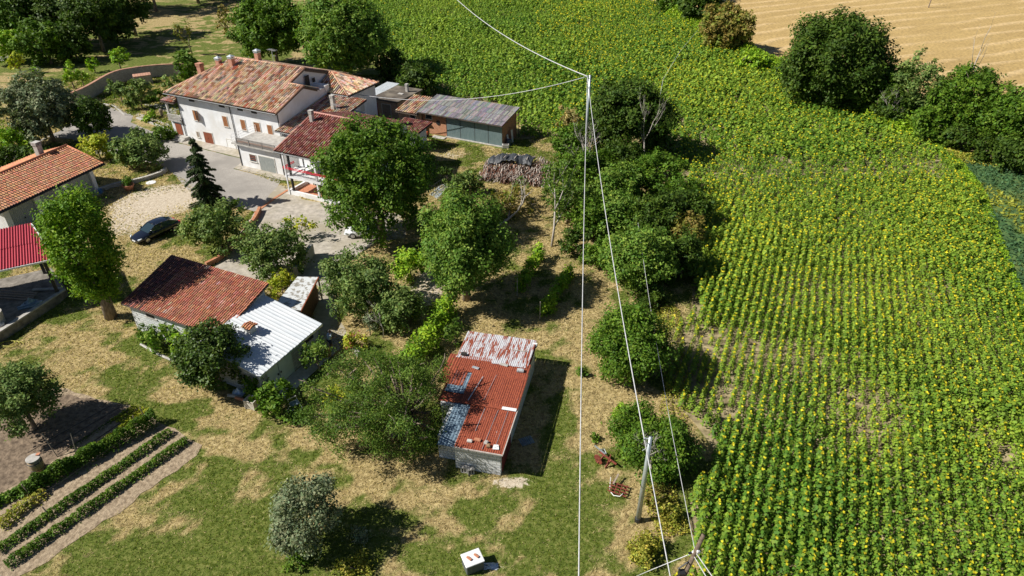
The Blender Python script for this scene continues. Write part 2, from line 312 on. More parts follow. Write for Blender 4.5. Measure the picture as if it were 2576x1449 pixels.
sheet('driveway', [FH(-2, -.6), FH(1, -1.2), FH(13.4, -1.6), FH(14, -4.4), FH(21.6, -4.6), FH(23, -7.2)] + Q((722,480),(640,532),(575,515),(500,505),(440,440),(405,415),(330,400),(230,385),(180,350),(120,345),(-60,460),(-60,410),(60,370),(150,330),(185,300),(225,262),(240,258),(290,262),(335,292),(330,308),(380,330),(440,335)), .012, M['asphalt'], .06)
sheet('yard_pavement', Q((702,466),(740,470),(760,500),(850,520),(1010,540),(1020,600),(940,612),(880,660),(830,720),(850,800),(880,840),(850,880),(800,860),(790,790),(800,720),(760,700),(700,720),(560,700),(540,670),(640,534)), .016, M['yard'], .2)
sheet('sidewalk', [FH(.2, .6), FH(.2, -1.1), FH(13.4, -1.5), FH(14, -4.3), FH(21.6, -4.5), FH(24.5, -3.5), FH(24.5, 1)], .05, M['yard'], .0)
sheet('garden_path', Q((345,283),(425,312),(430,320),(340,292)), .02, M['concrete'], .04)
sheet('terrace', Q((400,262),(440,268),(446,290),(360,262)), .024, M['concrete'], .04)
GARDEN = Q((150,975),(330,1022),(400,1060),(480,1100),(505,1118),(490,1150),(330,1265),(80,1435),(-60,1500),(-140,1300),(-100,1000))
sheet('garden_soil', GARDEN, .02, M['soil'], .15)
sheet('tilled_soil_painted_shade', Q((-80,1000),(160,990),(300,1022),(340,1040),(250,1080),(140,1160),(60,1210),(-80,1290)), .026, mat_noise('tilled_soil_painted_shade', (.1, .07, .045), (.27, .2, .135), 3, .98, .12, detail=9), .2)  # tilled earth coloured dark to stand for the olive's shadow
sheet('road', Q((-80,190),(-30,165),(20,150),(20,140),(-40,150),(-90,160)), .02, M['asphalt'], .05)
# stubble field with raised windrows
fx = np.arange(10, 190, .7); fy = np.arange(95, 235, .7); SX, SY = np.meshgrid(fx, fy); sx, sy = SX.ravel(), SY.ravel()
ang = R(21); ph = (-sx * math.sin(ang) + sy * math.cos(ang)) + 3.5 * np.sin(sx * .035 + 1) + 9 * (fbm(sx * .03, sy * .03) - .5)
k_ = np.cos(ph * 2 * math.pi / 5.2); rid = sm(k_, .35, 1) * sm(fbm(sx * .1 + 3, sy * .1, 3), .2, .5) * (.4 + .8 * fbm(sx * .6, sy * .6))
Vz = np.stack([sx, sy, .05 + .2 * rid], 1); tt = (.35 * fbm(sx * .08, sy * .08) + .45 * fbm((sx * .93 + sy * .36) * .05, (-sx * .36 + sy * .93) * .5) + .4 * fbm(sx * 1.3, sy * 1.3, 2))[:, None]
Cs = (np.array([.34, .22, .075]) * (1 - np.clip(tt, 0, 1)) + np.array([.6, .42, .16]) * np.clip(tt, 0, 1)); Cs = Cs * (1 - rid[:, None]) + np.array([.68, .49, .24]) * rid[:, None]
n1 = len(fx); ii = (np.arange(len(fy) - 1)[:, None] * n1 + np.arange(n1 - 1)[None]).ravel()
SUNF = Q((1640,1500),(1760,1449),(1742,1350),(1735,1260),(1800,1180),(1790,1130),(1740,1060),(1700,1010),(1692,960),(1680,880),(1690,820),(1750,800),(1740,700),(1700,620),(1690,560),(1740,470),(1690,400),(1660,330),(1600,330),(1480,345),(1380,345),(1310,350),(1305,290),(1240,262),(1100,240),(1040,180),(980,150),(930,60),(890,-40),(1560,-40),(1660,25),(1760,85),(1880,150),(2000,215),(2090,262),(2190,300),(2310,355),(2370,385),(2420,450),(2462,540),(2510,660),(2560,790),(2620,960),(2750,1150),(2950,1600),(1600,1600))
STUB = Q((1610,-60),(1700,35),(1800,95),(1900,150),(2010,200),(2100,240),(2200,285),(2330,345),(2420,375),(2700,440),(2900,200),(2750,-60))
cx_ = Vz[ii + n1 // 1 * 0][:, :2]; keep = inside(STUB, cx_[:, 0], cx_[:, 1])
Fs = np.stack([ii, ii + 1, ii + n1 + 1, ii + n1], 1)[keep]
M['stubble'] = mat_col('stubble', .95, 2.2, .4, .08)
tag(np_obj('stubble_field', Vz, Fs, M['stubble'], C=Cs), kind='structure')
sheet('sunflower_soil', SUNF, .02, M['field_soil'], .3, 1.5)
CROP = Q((2355,372),(2500,395),(2700,430),(2900,900),(2780,1000),(2600,900),(2520,730),(2470,600),(2410,470))
M['crop_base'] = mat_noise('crop_base', (.04, .09, .025), (.1, .18, .045), 1, .95, .05, big=(.05, (.2, .2, .03)))
sheet('crop_field', CROP, .028, M['crop_base'], .3, 1.5)
# ------------------------------------------------------------------ foliage machinery
def unit(a): return a / (np.linalg.norm(a, axis=1, keepdims=True) + 1e-9)
def leaf_mesh(C, size, colr, out=None, up=.5, aspect=.6, rnd=1.):
    N = len(C); nrm = rng.normal(size=(N, 3)) * .5 * rnd + np.array([0, 0, up])
    if out is not None: nrm = nrm + out * .85
    nrm = unit(nrm); t = unit(np.cross(nrm, rng.normal(size=(N, 3)))); b = np.cross(nrm, t)
    s_ = (size * rng.uniform(.65, 1.35, N))[:, None]
    Vv = np.empty((N, 4, 3)); Vv[:, 0] = C - t * s_ * .55; Vv[:, 1] = C + b * s_ * aspect * .5 - nrm * s_ * .12
    Vv[:, 2] = C + t * s_ * .55 - nrm * s_ * .05; Vv[:, 3] = C - b * s_ * aspect * .5 - nrm * s_ * .12
    return Vv.reshape(-1, 3), np.arange(4 * N).reshape(-1, 4), np.repeat(colr, 4, axis=0)
PAL = {  # mid colour, alternate colour, alternate share
 'oak': ((0.062, 0.133, 0.010), (0.134, 0.228, 0.019)), 'dark': ((0.039, 0.080, 0.009), (0.090, 0.148, 0.015)), 'walnut': ((0.084, 0.170, 0.019), (0.213, 0.318, 0.046)),
 'olive': ((.095, .155, .035), (.21, .29, .075)), 'silver': ((.12, .155, .07), (.28, .33, .19)), 'bright': ((0.162, 0.307, 0.018), (0.325, 0.461, 0.027)),
 'yellow': ((0.276, 0.338, 0.022), (0.455, 0.461, 0.045)), 'poplar': ((0.097, 0.200, 0.011), (0.212, 0.338, 0.018)), 'dry': ((0.276, 0.230, 0.081), (0.455, 0.369, 0.135)),
 'airy': ((0.062, 0.127, 0.015), (0.157, 0.233, 0.031)), 'spruce': ((.03, .06, .015), (.07, .11, .03)), 'weed': ((0.227, 0.261, 0.027), (0.487, 0.430, 0.081)), 'brown': ((0.243, 0.184, 0.045), (0.162, 0.215, 0.027))}
def palette(kind, n_cl, idx):
    a, b = (np.array(c) for c in PAL[kind]); t = rng.random(n_cl) ** 1.6; base = a + (b - a) * t[:, None]
    c = base[idx] * rng.uniform(.7, 1.3, (len(idx), 1)); c[:, 0] *= rng.uniform(.85, 1.2, len(idx)); return np.clip(c, 0, 1)
def crown_pts(lobes, n, shell=.62, jit=.12, leaf_per=14):
    cs = np.array([l[:3] for l in lobes]); rs = np.array([l[3:6] for l in lobes]); area = (rs[:, 0] * rs[:, 1] + rs[:, 2] * rs[:, 0]); pr = area / area.sum()
    ncl = max(4, n // leaf_per); li = rng.choice(len(lobes), ncl, p=pr); d = unit(rng.normal(size=(ncl, 3)) + np.array([0, 0, .25]))
    rad = rng.uniform(shell, 1.02, ncl)[:, None]; cen = cs[li] + d * rad * rs[li]; hol = vnoise(cen[:, 0] * .9 + cen[:, 2] * .55 + 40, cen[:, 1] * .9 - cen[:, 2] * .5 + 40) * .6 + vnoise(cen[:, 0] * 2.1 - cen[:, 2] + 9, cen[:, 1] * 2.1 + cen[:, 2] + 70) * .4; good = np.where(hol > .36)[0]; good = good if len(good) > 3 else np.arange(ncl)
    idx = good[rng.integers(0, len(good), n)]; cr = (rs[li].mean(1) * jit + .09)[idx][:, None]
    pts = cen[idx] + rng.normal(size=(n, 3)) * cr; return pts, d[idx], idx, ncl
def lobes_for(rx, ry, rz, nl, lf=.42, seed=None, cz=0, low=-.85, sparse=False):
    out = [] if sparse else [(0, 0, cz, rx * .62, ry * .62, rz * .64)]; k = 0
    ga = math.pi * (3 - math.sqrt(5)); off = rng.random() * 6
    for i in range(nl):
        z = 1 - (i + .5) / nl * (1 - low); r = math.sqrt(max(0, 1 - z * z)); t = off + ga * i + rng.uniform(-.3, .3); q = rng.uniform(.6, .9)
        s_ = lf * rng.uniform(.5, 1.15); out.append((math.cos(t) * r * rx * q, math.sin(t) * r * ry * q, cz + z * rz * q, rx * s_, ry * s_, rz * s_ * .9))
    return out
SIZEK = .0040
def plant(name, label, cat, base, lobes, kind, leaf=None, dens=1., mat='leaf', group=None, trunk_r=None, limbs=0, bare=0, crown='crown', stem='trunk', up=.5, aspect=.6, shell=.6, jit=.13, per=14, stem_mat='bark', lean=(0, 0)):
    base = Vector((base[0], base[1], base[2] if len(base) > 2 else 0)); root = empty(name, base, 0, label, cat, group); d = depth(base)
    top = max(l[2] + l[5] for l in lobes); leaf = leaf or max(.11, d * SIZEK)
    area = sum(4 * math.pi * ((l[3] * l[4] + l[3] * l[5] + l[4] * l[5]) / 3) for l in lobes) * .55
    n_ = int(min(42000, max(150, dens * 1.35 * area / (leaf * leaf * aspect * .55))))
    pts, out, idx, ncl = crown_pts(lobes, n_, shell, jit, per)
    pts[:, 2] = np.where(pts[:, 2] < .05, rng.uniform(.05, .4, len(pts)), pts[:, 2])
    Vv, Ff, Cc = leaf_mesh(pts, leaf, palette(kind, ncl, idx), out, up, aspect)
    np_obj(crown, Vv, Ff, M[mat], root, Cc)
    mb = MB(); tr = trunk_r or max(.05, top * .025); ls = sorted(lobes, key=lambda l: -l[3])[:max(3, limbs or 5)]
    c0 = Vector(lobes[0][:3]); fork = Vector((c0.x * .4 + lean[0], c0.y * .4 + lean[1], max(.25, c0.z * .55)))
    mb.tube([(0, 0, -.1), fork * .5 + Vector((.05, -.03, 0)), fork], [tr * 1.25, tr, tr * .85], 8)
    for i, l in enumerate(ls):
        t = Vector(l[:3]); mdl = fork.lerp(t, .5) + Vector((0, 0, -.08 * t.length)); mb.tube([fork * .96, mdl, t], [tr * .55, tr * .35, tr * .12], 5)
    for i in range(bare):
        l = lobes[int(rng.integers(len(lobes)))]; t = Vector(l[:3]); q = t + Vector((float(rng.normal()) * l[3] * .8, float(rng.normal()) * l[4] * .8, abs(float(rng.normal())) * l[5] * .8 + .3))
        q = t + (q - t).normalized() * max(l[3:6]) * 1.1
        mb.tube([t, t.lerp(q, .5) + Vector((.1, .05, .1)), q], [tr * .25, tr * .16, tr * .05], 4)
    mb.build(stem, M[stem_mat], root, True); return root
def tree(label, cx, cy, rx, ry, k=1.15, kind='oak', name='tree', cat='tree', nl=None, lf=.42, dy=1., group=None, **kw):
    # crown centre sighted at (cx, cy), rx/ry its half sizes; k = crown centre height / crown half height
    h = 2.
    for _ in range(12): p = P(cx, cy, h); z = depth(p); Rx = rx * z / F_; Rz = ry * z / F_ * 1.0; h = k * Rz
    p = P(cx, cy, h); Ry = (Rx + Rz) / 2 * dy; nl = nl or int(min(70, max(10, 9 + Rx * Rz * 2.6)))
    lb = lobes_for(Rx, Ry, Rz, nl, lf if nl < 30 else lf * .8, cz=h, low=-.8)
    return plant(name, label, cat, (p.x, p.y, 0), lb, kind, group=group, **kw)
def bush(label, cx, cy, rx, ry, k=.85, kind='olive', name='bush', cat='bush', **kw):
    kw.setdefault('crown', 'foliage'); kw.setdefault('stem', 'stem'); return tree(label, cx, cy, rx, ry, k, kind, name, cat, **kw)
def bare_branches(mb, p, d, length, r, lev, spread=.6, n=3, up=.15):
    p = Vector(p); d = Vector(d).normalized(); q = p + d * length * .5 + Vector((random.uniform(-1, 1), random.uniform(-1, 1), random.uniform(-.5, 1))) * length * .06; e = q + (d + Vector((random.uniform(-.2, .2), random.uniform(-.2, .2), up))).normalized() * length * .5
    mb.tube([p, q, e], [r, r * .8, r * .55], 5 if lev else 3)
    if lev:
        for i in range(n):
            dd = (d + Vector((random.uniform(-1, 1), random.uniform(-1, 1), random.uniform(-.5, 1) + up)) * spread).normalized()
            bare_branches(mb, q if i % 2 else e, dd, length * random.uniform(.5, .75), r * .5, lev - 1, spread, n, up)
# ------------------------------------------------------------------ roofs
def tile_roof(name, parent, mat, O, U, W, s, umin, umax, vr, pitch, row, amp, colf, prof=None, lift=.03, under=True, gap=0.):
    O = np.array(O, float); U = np.array([*U, 0.]); Wd = np.array([*W, s]); N = np.cross(U, Wd); N /= np.linalg.norm(N)
    if N[2] < 0: N = -N
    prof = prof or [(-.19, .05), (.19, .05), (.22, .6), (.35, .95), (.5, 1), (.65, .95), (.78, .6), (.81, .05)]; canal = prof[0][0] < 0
    Vv, Ff, Cc = [], [], []; nc = max(1, round((umax - umin) / pitch)); pw = (umax - umin) / nc; k = len(prof)
    for i in range(nc):
        u0 = umin + i * pw; v0, v1 = vr(u0 + pw / 2)
        if v1 - v0 < .05: continue
        nr = max(1, round((v1 - v0) / row)); rw = (v1 - v0) / nr; js = random.uniform(-.02, .02)
        for j in range(nr):
            a = v0 + j * rw; b = a + rw * 1.08; c = colf(i, j, u0, a); b0 = len(Vv); jx = random.uniform(-.012, .012)
            for e, (vv, up) in enumerate(((a, lift), (b, 0))):
                for f_, h in prof: Vv.append(O + U * (u0 + f_ * pw * (1 - gap) + jx) + Wd * (vv + js) + N * (h * amp + up)); Cc.append(c if h > .2 or not canal else tuple(x * .16 for x in c))  # channel colour cut down: painted groove shade, with some dirt
            Ff += [(b0 + q, b0 + q + 1, b0 + k + q + 1, b0 + k + q) for q in range(k - 1)]
    return np_obj(name, Vv, Ff, mat, parent, np.array(Cc))
def roof_slab(mb, O, U, W, s, uv, t=.1, d=.02):
    pts = [(O[0] + u * U[0] + v * W[0], O[1] + u * U[1] + v * W[1], O[2] + v * s - d) for u, v in uv]; return mb.slab(pts, t)
def pick(*cols):
    ws = [c[0] for c in cols]; return tuple(x * random.uniform(.82, 1.15) for x in random.choices([c[1] for c in cols], ws)[0])
_last = [None, None]
def old_tiles(i, j, u, v):
    if _last[0] != i or random.random() < .72: _last[1] = old_tile(i, j)
    _last[0] = i; h = (.85 + .45 * _H[(i * 7) % 256, 3]) * random.uniform(.88, 1.1); return tuple(x * h for x in _last[1])
def old_tile(i, j): return pick((46, (.78, .58, .41)), (26, (.7, .43, .27)), (16, (.56, .28, .16)), (5, (.5, .15, .07)), (9, (.26, .17, .12)), (6, (.36, .31, .25)))
def dark_red_tiles(i, j, u, v): return pick((30, (.36, .12, .09)), (22, (.44, .19, .14)), (14, (.52, .3, .23)), (16, (.26, .08, .06)), (6, (.17, .06, .05)))
def orange_tiles(i, j, u, v): return pick((40, (.62, .25, .11)), (20, (.68, .31, .15)), (10, (.52, .19, .08)))
def barn_tiles(i, j, u, v):
    wth = vnoise(np.array(u * .5), np.array(v * .5)); edge = u < 1.9 or (v > 4.6 and u < 3.4)
    if edge and random.random() < .85: return pick((3, (.2, .07, .055)), (2, (.27, .09, .06)), (1, (.14, .06, .05)))
    return pick((40, (.5, .17, .09)), (20, (.57, .23, .13)), (12, (.4, .12, .065)), (max(0, 25 * (wth - .4)), (.66, .38, .27)))
CORR = [(0, 0), (.25, .75), (.5, 1), (.75, .75), (1, 0)]
# ------------------------------------------------------------------ farmhouse (local: x along the front, y away, front wall y=.5)
fh = empty('farmhouse', FHO, FHR, 'large white two storey farmhouse with old clay tile roofs, brown shutters and a long balcony', 'house')
w_ = MB(); w_.box(1, 18, .5, 16.5, 0, 6.02)
w_.vwall((17.99, .52), (17.99, 9.6), .25, [(0, 6.0), (9.08, 6.0), (9.08, 6.62), (7.3, 6.7), (4.78, 7.86), (.02, 6.05)])
w_.vwall((15.9, 5.6), (15.9, 13), .25, [(0, 6.0), (7.4, 6.0), (7.4, 7.4), (2.9, 8.86), (0, 7.9)])
w_.box(15.95, 17.7, 5.6, 9.6, 6.01, 6.6); w_.box(12, 20.8, 10.0, 16.1, 0, 5.84); w_.box(15.9, 18.1, 9.3, 10.05, 5.5, 6.9)
w_.box(18, 23.7, .9, 9.95, 0, 4.05); w_.box(14.3, 21.0, -3.2, .5, 0, 2.93); w_.build('wall', M['white_plaster'], fh)
sb = MB(); O = (0, -.15, 6.1); X, Y = (1, 0), (0, 1)
roof_slab(sb, O, X, Y, .335, [(-.3, 0), (18.3, 0), (18.3, 5.45), (15.95, 5.45), (15.95, 8.65), (4, 8.65)], .16)
roof_slab(sb, (-.3, 17.15, 6.1), (0, -1), (1, 0), .674, [(0, 0), (17.3, 0), (8.65, 4.3)], .1)
roof_slab(sb, (18.3, 17.15, 6.1), (-1, 0), (0, -1), .335, [(2.4, 0), (18.6, 0), (14.3, 8.65), (2.4, 8.65)], .1)
roof_slab(sb, (18.35, 5.35, 7.9), (-1, 0), (0, 1), -.4, [(0, 0), (2.3, 0), (2.3, 2.6), (0, 2.6)], .12)
main = sb.build('roof', M['slab'], fh)
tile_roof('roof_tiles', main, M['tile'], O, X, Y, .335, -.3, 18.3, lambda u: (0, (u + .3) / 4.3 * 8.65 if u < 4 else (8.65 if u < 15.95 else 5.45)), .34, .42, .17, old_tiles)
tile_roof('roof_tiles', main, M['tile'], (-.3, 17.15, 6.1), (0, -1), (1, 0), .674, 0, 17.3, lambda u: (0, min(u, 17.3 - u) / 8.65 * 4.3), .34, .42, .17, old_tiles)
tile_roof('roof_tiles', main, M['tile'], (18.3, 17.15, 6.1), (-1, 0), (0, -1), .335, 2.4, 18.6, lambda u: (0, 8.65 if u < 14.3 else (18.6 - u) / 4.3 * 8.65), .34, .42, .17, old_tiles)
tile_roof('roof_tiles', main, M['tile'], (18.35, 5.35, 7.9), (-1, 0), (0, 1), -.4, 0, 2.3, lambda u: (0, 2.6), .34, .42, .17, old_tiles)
rc = MB(); rc.tube([(4, 8.5, 9.02), (15.95, 8.5, 9.02)], .15, 8); rc.tube([(-.3, -.15, 6.16), (4, 8.5, 9.04)], .14, 8); rc.tube([(15.9, 5.3, 7.98), (18.35, 5.3, 7.98)], .13, 8)
rc.tube([(18.27, -.15, 6.17), (18.27, 5.3, 8.0)], .1, 6); rc.tube([(15.93, 5.3, 7.99), (15.93, 8.5, 9.05)], .1, 6); rc.build('ridge_cap', M['ridge_tile'], main, True)
fb = MB(); fb.obox((15.98, 8.5, 8.82), (15.98, 12.9, 7.35), .12, .3); fb.obox((18.06, 5.3, 7.78), (18.06, 7.8, 6.72), .12, .26); fb.obox((18.2, -.15, 5.98), (18.2, 5.3, 7.8), .1, .16); fb.build('fascia_board', M['slab'], main)
# wing with hipped roof
sb = MB(); wO = (12, 9.6, 5.9)
roof_slab(sb, wO, X, Y, .46, [(0, 0), (9.4, 0), (4.4, 3.4), (0, 3.4)], .12); roof_slab(sb, (21.4, 9.6, 5.9), (0, 1), (-1, 0), .313, [(0, 0), (6.8, 0), (3.4, 5)], .12)
roof_slab(sb, (21.4, 16.4, 5.9), (-1, 0), (0, -1), .46, [(0, 0), (9.4, 0), (9.4, 3.4), (5, 3.4)], .12)
wing = sb.build('wing_roof', M['slab'], fh)
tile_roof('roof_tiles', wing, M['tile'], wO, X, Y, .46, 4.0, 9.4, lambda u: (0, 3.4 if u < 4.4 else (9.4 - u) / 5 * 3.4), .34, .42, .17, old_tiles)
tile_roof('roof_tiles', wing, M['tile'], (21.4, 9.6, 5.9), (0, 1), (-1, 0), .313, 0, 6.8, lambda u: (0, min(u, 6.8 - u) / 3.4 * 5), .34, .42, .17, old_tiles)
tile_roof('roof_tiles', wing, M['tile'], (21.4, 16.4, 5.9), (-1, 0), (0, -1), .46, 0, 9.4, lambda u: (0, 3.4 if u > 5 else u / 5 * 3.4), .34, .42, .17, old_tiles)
rc = MB(); rc.tube([(12, 13, 7.52), (16.4, 13, 7.52)], .14, 8); rc.tube([(21.4, 9.6, 5.96), (16.4, 13, 7.54)], .13, 8); rc.tube([(21.4, 16.4, 5.96), (16.4, 13, 7.54)], .13, 8); rc.build('ridge_cap', M['ridge_tile'], wing, True)
# low lean roof in the corner
sb = MB(); lO = (18.02, -.6, 4.15); roof_slab(sb, lO, X, Y, .155, [(0, 0), (6.1, 0), (6.1, 10.4), (0, 10.4)], .12); low = sb.build('low_roof', M['slab'], fh)
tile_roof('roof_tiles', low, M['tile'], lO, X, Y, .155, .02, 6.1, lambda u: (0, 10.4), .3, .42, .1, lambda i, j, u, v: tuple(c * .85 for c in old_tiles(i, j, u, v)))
# extension with dark red roof over a two level porch
ext = empty('porch_extension', (0, 0, 0)); ext.parent = fh
sb = MB(); eO = (23.9, -6.95, 4.9); roof_slab(sb, eO, X, Y, .3, [(0, 0), (9.1, 0), (9.1, 7.05), (0, 7.05)], .14); roof_slab(sb, (33, 6.6, 5.05), (-1, 0), (0, -1), .3, [(0, 0), (9.1, 0), (9.1, 6.5), (0, 6.5)], .14)
er = sb.build('roof', M['slab'], ext)
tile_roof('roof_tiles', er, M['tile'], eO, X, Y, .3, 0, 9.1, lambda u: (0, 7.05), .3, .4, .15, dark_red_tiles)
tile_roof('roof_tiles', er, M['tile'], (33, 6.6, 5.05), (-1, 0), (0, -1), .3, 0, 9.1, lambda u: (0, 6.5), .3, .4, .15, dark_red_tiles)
rc = MB(); rc.tube([(23.85, .1, 7.05), (33.05, .1, 7.05)], .14, 8); rc.tube([(23.9, -6.95, 4.97), (23.9, .1, 7.08)], .09, 6); rc.build('ridge_cap', mat_noise('red_ridge', (.36, .16, .13), (.5, .27, .22), 8), er, True)
wb = MB(); wb.box(24.4, 32.4, -4.0, 6.2, 0, 4.95); wb.box(24.4, 32.4, -3.2, 3.2, 4.95, 5.4); wb.vwall((32.4, -4), (32.4, 6.2), .2, [(0, 4.9), (10.2, 4.9), (4.1, 6.75)]); wb.vwall((24.6, -4), (24.6, 6.2), .2, [(0, 4.9), (10.2, 4.9), (4.1, 6.75)])
wb.box(24.9, 32.3, -6.95, -6.7, 0, .5); wb.box(24.9, 25.15, -6.7, -4.0, 0, .5); wb.build('wall', M['white_plaster'], ext)
fl = MB(); fl.box(24.8, 32.4, -6.95, -4, 2.05, 2.3); fl.build('balcony_floor', M['white_plaster'], ext)
fl = MB(); fl.box(25.15, 32.3, -6.7, -4, 0, .12); fl.build('porch_floor', M['terracotta'], ext)
for xx in (25.6, 29.2, 32.2):
    q = MB(); q.box(xx - .1, xx + .1, -6.9, -6.7, .5 if xx > 26 else .0, 4.85); q.build('post', M['iron'] if xx < 26 else M['white_plaster'], ext)
q = MB(); q.box(25.0, 25.14, -7.02, -6.92, 0, 4.9); q.box(26.9, 27.0, -6.1, -5.95, 2.3, 4.8); q.build('post', M['white_plaster'], ext)
for dx in (27.9, 30.4):
    q = MB(); q.box(dx, dx + .95, -4.06, -3.98, 2.32, 4.3); d_ = q.build('door', M['shutter'], ext); q = MB(); q.box(dx + .46, dx + .49, -4.085, -4.06, 2.36, 4.26); q.build('door_gap', M['dark'], d_)
q = MB(); q.box(26.2, 31.8, -4.05, -3.98, .14, 1.95); q.build('porch_opening', M['dark'], ext)
q = MB()
for zz in (3.28, 3.12): q.obox((24.8, -6.98, zz), (32.3, -6.98, zz), .05, .07)
q.obox((24.8, -6.98, 3.25), (24.8, -5.2, 3.25), .06, .08); q.obox((24.8, -6.98, 3.1), (24.8, -5.2, 3.1), .06, .08); q.build('railing', M['red_paint'], ext)
q = MB()
for k in range(38): q.obox((24.85 + k * .2, -6.97, 2.3), (24.85 + k * .2, -6.97, 3.1), .015, .015)
for zz in (2.5, 2.75, 2.95): q.obox((24.85, -6.97, zz), (32.3, -6.97, zz), .015, .015)
q.build('railing_mesh', M['rail'], ext)
q = MB(); q.slab([(25.6, -6.3, 3.0), (27.4, -6.5, 3.35), (27.5, -6.0, 3.35), (25.7, -5.6, 3.0)], .06); q.build('drying_rack', M['white_paint'], ext)
# small white annex behind the extension
an = empty('garden_annex', FH(28, 9.5), FHR, 'small white annex with low dark red roof peeping out behind the big round tree', 'outbuilding')
q = MB(); q.box(0, 3.0, 0, 2.9, 0, 2.75); q.build('wall', M['white_plaster'], an)
q = MB(); roof_slab(q, (-.3, -.3, 2.8), X, Y, .1, [(0, 0), (4.2, 0), (4.2, 3.4), (0, 3.4)], .12); r_ = q.build('roof', M['slab'], an)
tile_roof('roof_tiles', r_, M['tile'], (-.3, -.3, 2.8), X, Y, .1, 0, 4.2, lambda u: (0, 3.4), .26, .4, .08, dark_red_tiles)
# openings of the farmhouse front
def window(par, x0, x1, z0, z1, y, shut='closed', m=M['shutter'], arch=False):
    f = MB(); t = .07
    f.box(x0 - t, x1 + t, y - .05, y + .02, z1, z1 + t); f.box(x0 - t - .06, x1 + t + .06, y - .12, y + .02, z0 - .08, z0)
    f.box(x0 - t, x0, y - .05, y + .02, z0, z1); f.box(x1, x1 + t, y - .05, y + .02, z0, z1)
    wn = f.build('window', M['grey_plaster'], par)
    g = MB(); g.box(x0, x1, y - .02, y + .015, z0, z1); g.build('pane', M['glass'], wn)
    xm = (x0 + x1) / 2
    if shut == 'closed':
        for a, b in ((x0, xm - .012), (xm + .012, x1)):
            s_ = MB(); s_.box(a, b, y - .045, y - .022, z0, z1)
            for zz in np.arange(z0 + .08, z1 - .05, .11): s_.box(a + .05, b - .05, y - .062, y - .045, zz, zz + .05)
            s_.build('shutter', m, wn)
    elif shut == 'open':
        s_ = MB(); s_.box(x0, xm, y - .045, y - .022, z0, z1); s_.build('shutter', m, wn)
        s_ = MB(); s_.obox((x1 + .02, y - .03, (z0 + z1) / 2), (x1 + .32, y - .5, (z0 + z1) / 2), z1 - z0, .03, up=(0, 1, .01)); s_.v = [tuple(v) for v in s_.v]
        s_ = MB(); s_.slab([(x1, y - .04, z1), (x1 + .3, y - .45, z1), (x1 + .33, y - .43, z1), (x1 + .03, y - .02, z1)], z1 - z0); s_.build('shutter', m, wn)
    elif shut == 'bars':
        s_ = MB()
        for zz in (z0 + .2, z0 + .45, z0 + .65): s_.box(x0, x1, y - .045, y - .022, zz, zz + .06)
        s_.build('bars', M['door_red'], wn)
    return wn
window(fh, 3.4, 4.15, 2.92, 4.22, .5, 'open')
for x0, x1 in ((8.53, 9.29), (11.55, 12.29), (15.87, 16.62)): window(fh, x0, x1, 2.92, 4.22, .5)
window(fh, 15.95, 16.9, .95, 1.8, -3.2, 'bars'); window(fh, 3.1, 3.5, .6, 1.3, .5, 'closed', M['shutter_grey'])
for x0, x1 in ((3.3, 4.2), (8.42, 9.34), (11.5, 12.35), (13.75, 14.6)):
    q = MB(); q.box(x0, x1, .44, .52, 5.38, 5.68); q.build('attic_vent', M['dark'], fh)
def door(par, x0, x1, z0, z1, y, m, leaves=2, fr=M['grey_plaster'], ribs=0):
    f = MB(); t = .09; f.box(x0 - t, x1 + t, y - .05, y + .02, z1, z1 + t); f.box(x0 - t, x0, y - .05, y + .02, z0, z1); f.box(x1, x1 + t, y - .05, y + .02, z0, z1)
    d = f.build('door', fr, par); wd = (x1 - x0) / leaves
    for i in range(leaves):
        a, b = x0 + i * wd + .01, x0 + (i + 1) * wd - .01; s_ = MB(); s_.box(a, b, y - .035, y + .01, z0 + .02, z1)
        for k in range(ribs): xx = a + (k + .5) * (b - a) / ribs; s_.box(xx - .03, xx + .03, y - .055, y - .035, z0 + .04, z1 - .02)
        s_.build('door_leaf', m, d)
    h = MB(); h.box(x0 + wd - .12, x0 + wd - .02, y - .09, y - .055, z0 + (z1 - z0) * .45, z0 + (z1 - z0) * .45 + .05); h.build('handle', M['iron'], d)
    return d
door(fh, 13.73, 14.66, 2.95 - .78, 4.22, .5, M['shutter'], 2, ribs=2); door(fh, 4.4, 5.9, .02, 1.5, .5, M['door_red'], 2, ribs=4)
door(fh, 17.4, 19.75, .02, 1.85, -3.2, M['grey_door'], 1, ribs=14); door(fh, 8.35, 9.7, .05, 1.15, .5, M['white_paint'], 1)
# wing windows
q = MB(); q.box(20.79, 20.86, 12.3, 13.4, 2.75, 5.25); wn = q.build('window', M['white_paint'], fh); q = MB(); q.box(20.86, 20.88, 12.42, 13.28, 2.85, 4.35); q.build('pane', M['grey_plaster'], wn)
q = MB(); q.box(16.14, 16.2, 8.0, 8.75, 6.62, 8.2); d_ = q.build('door', M['dark'], fh); q = MB(); q.box(16.14, 16.2, 9.3, 9.8, 7.05, 7.6); q.build('window', M['dark'], fh)
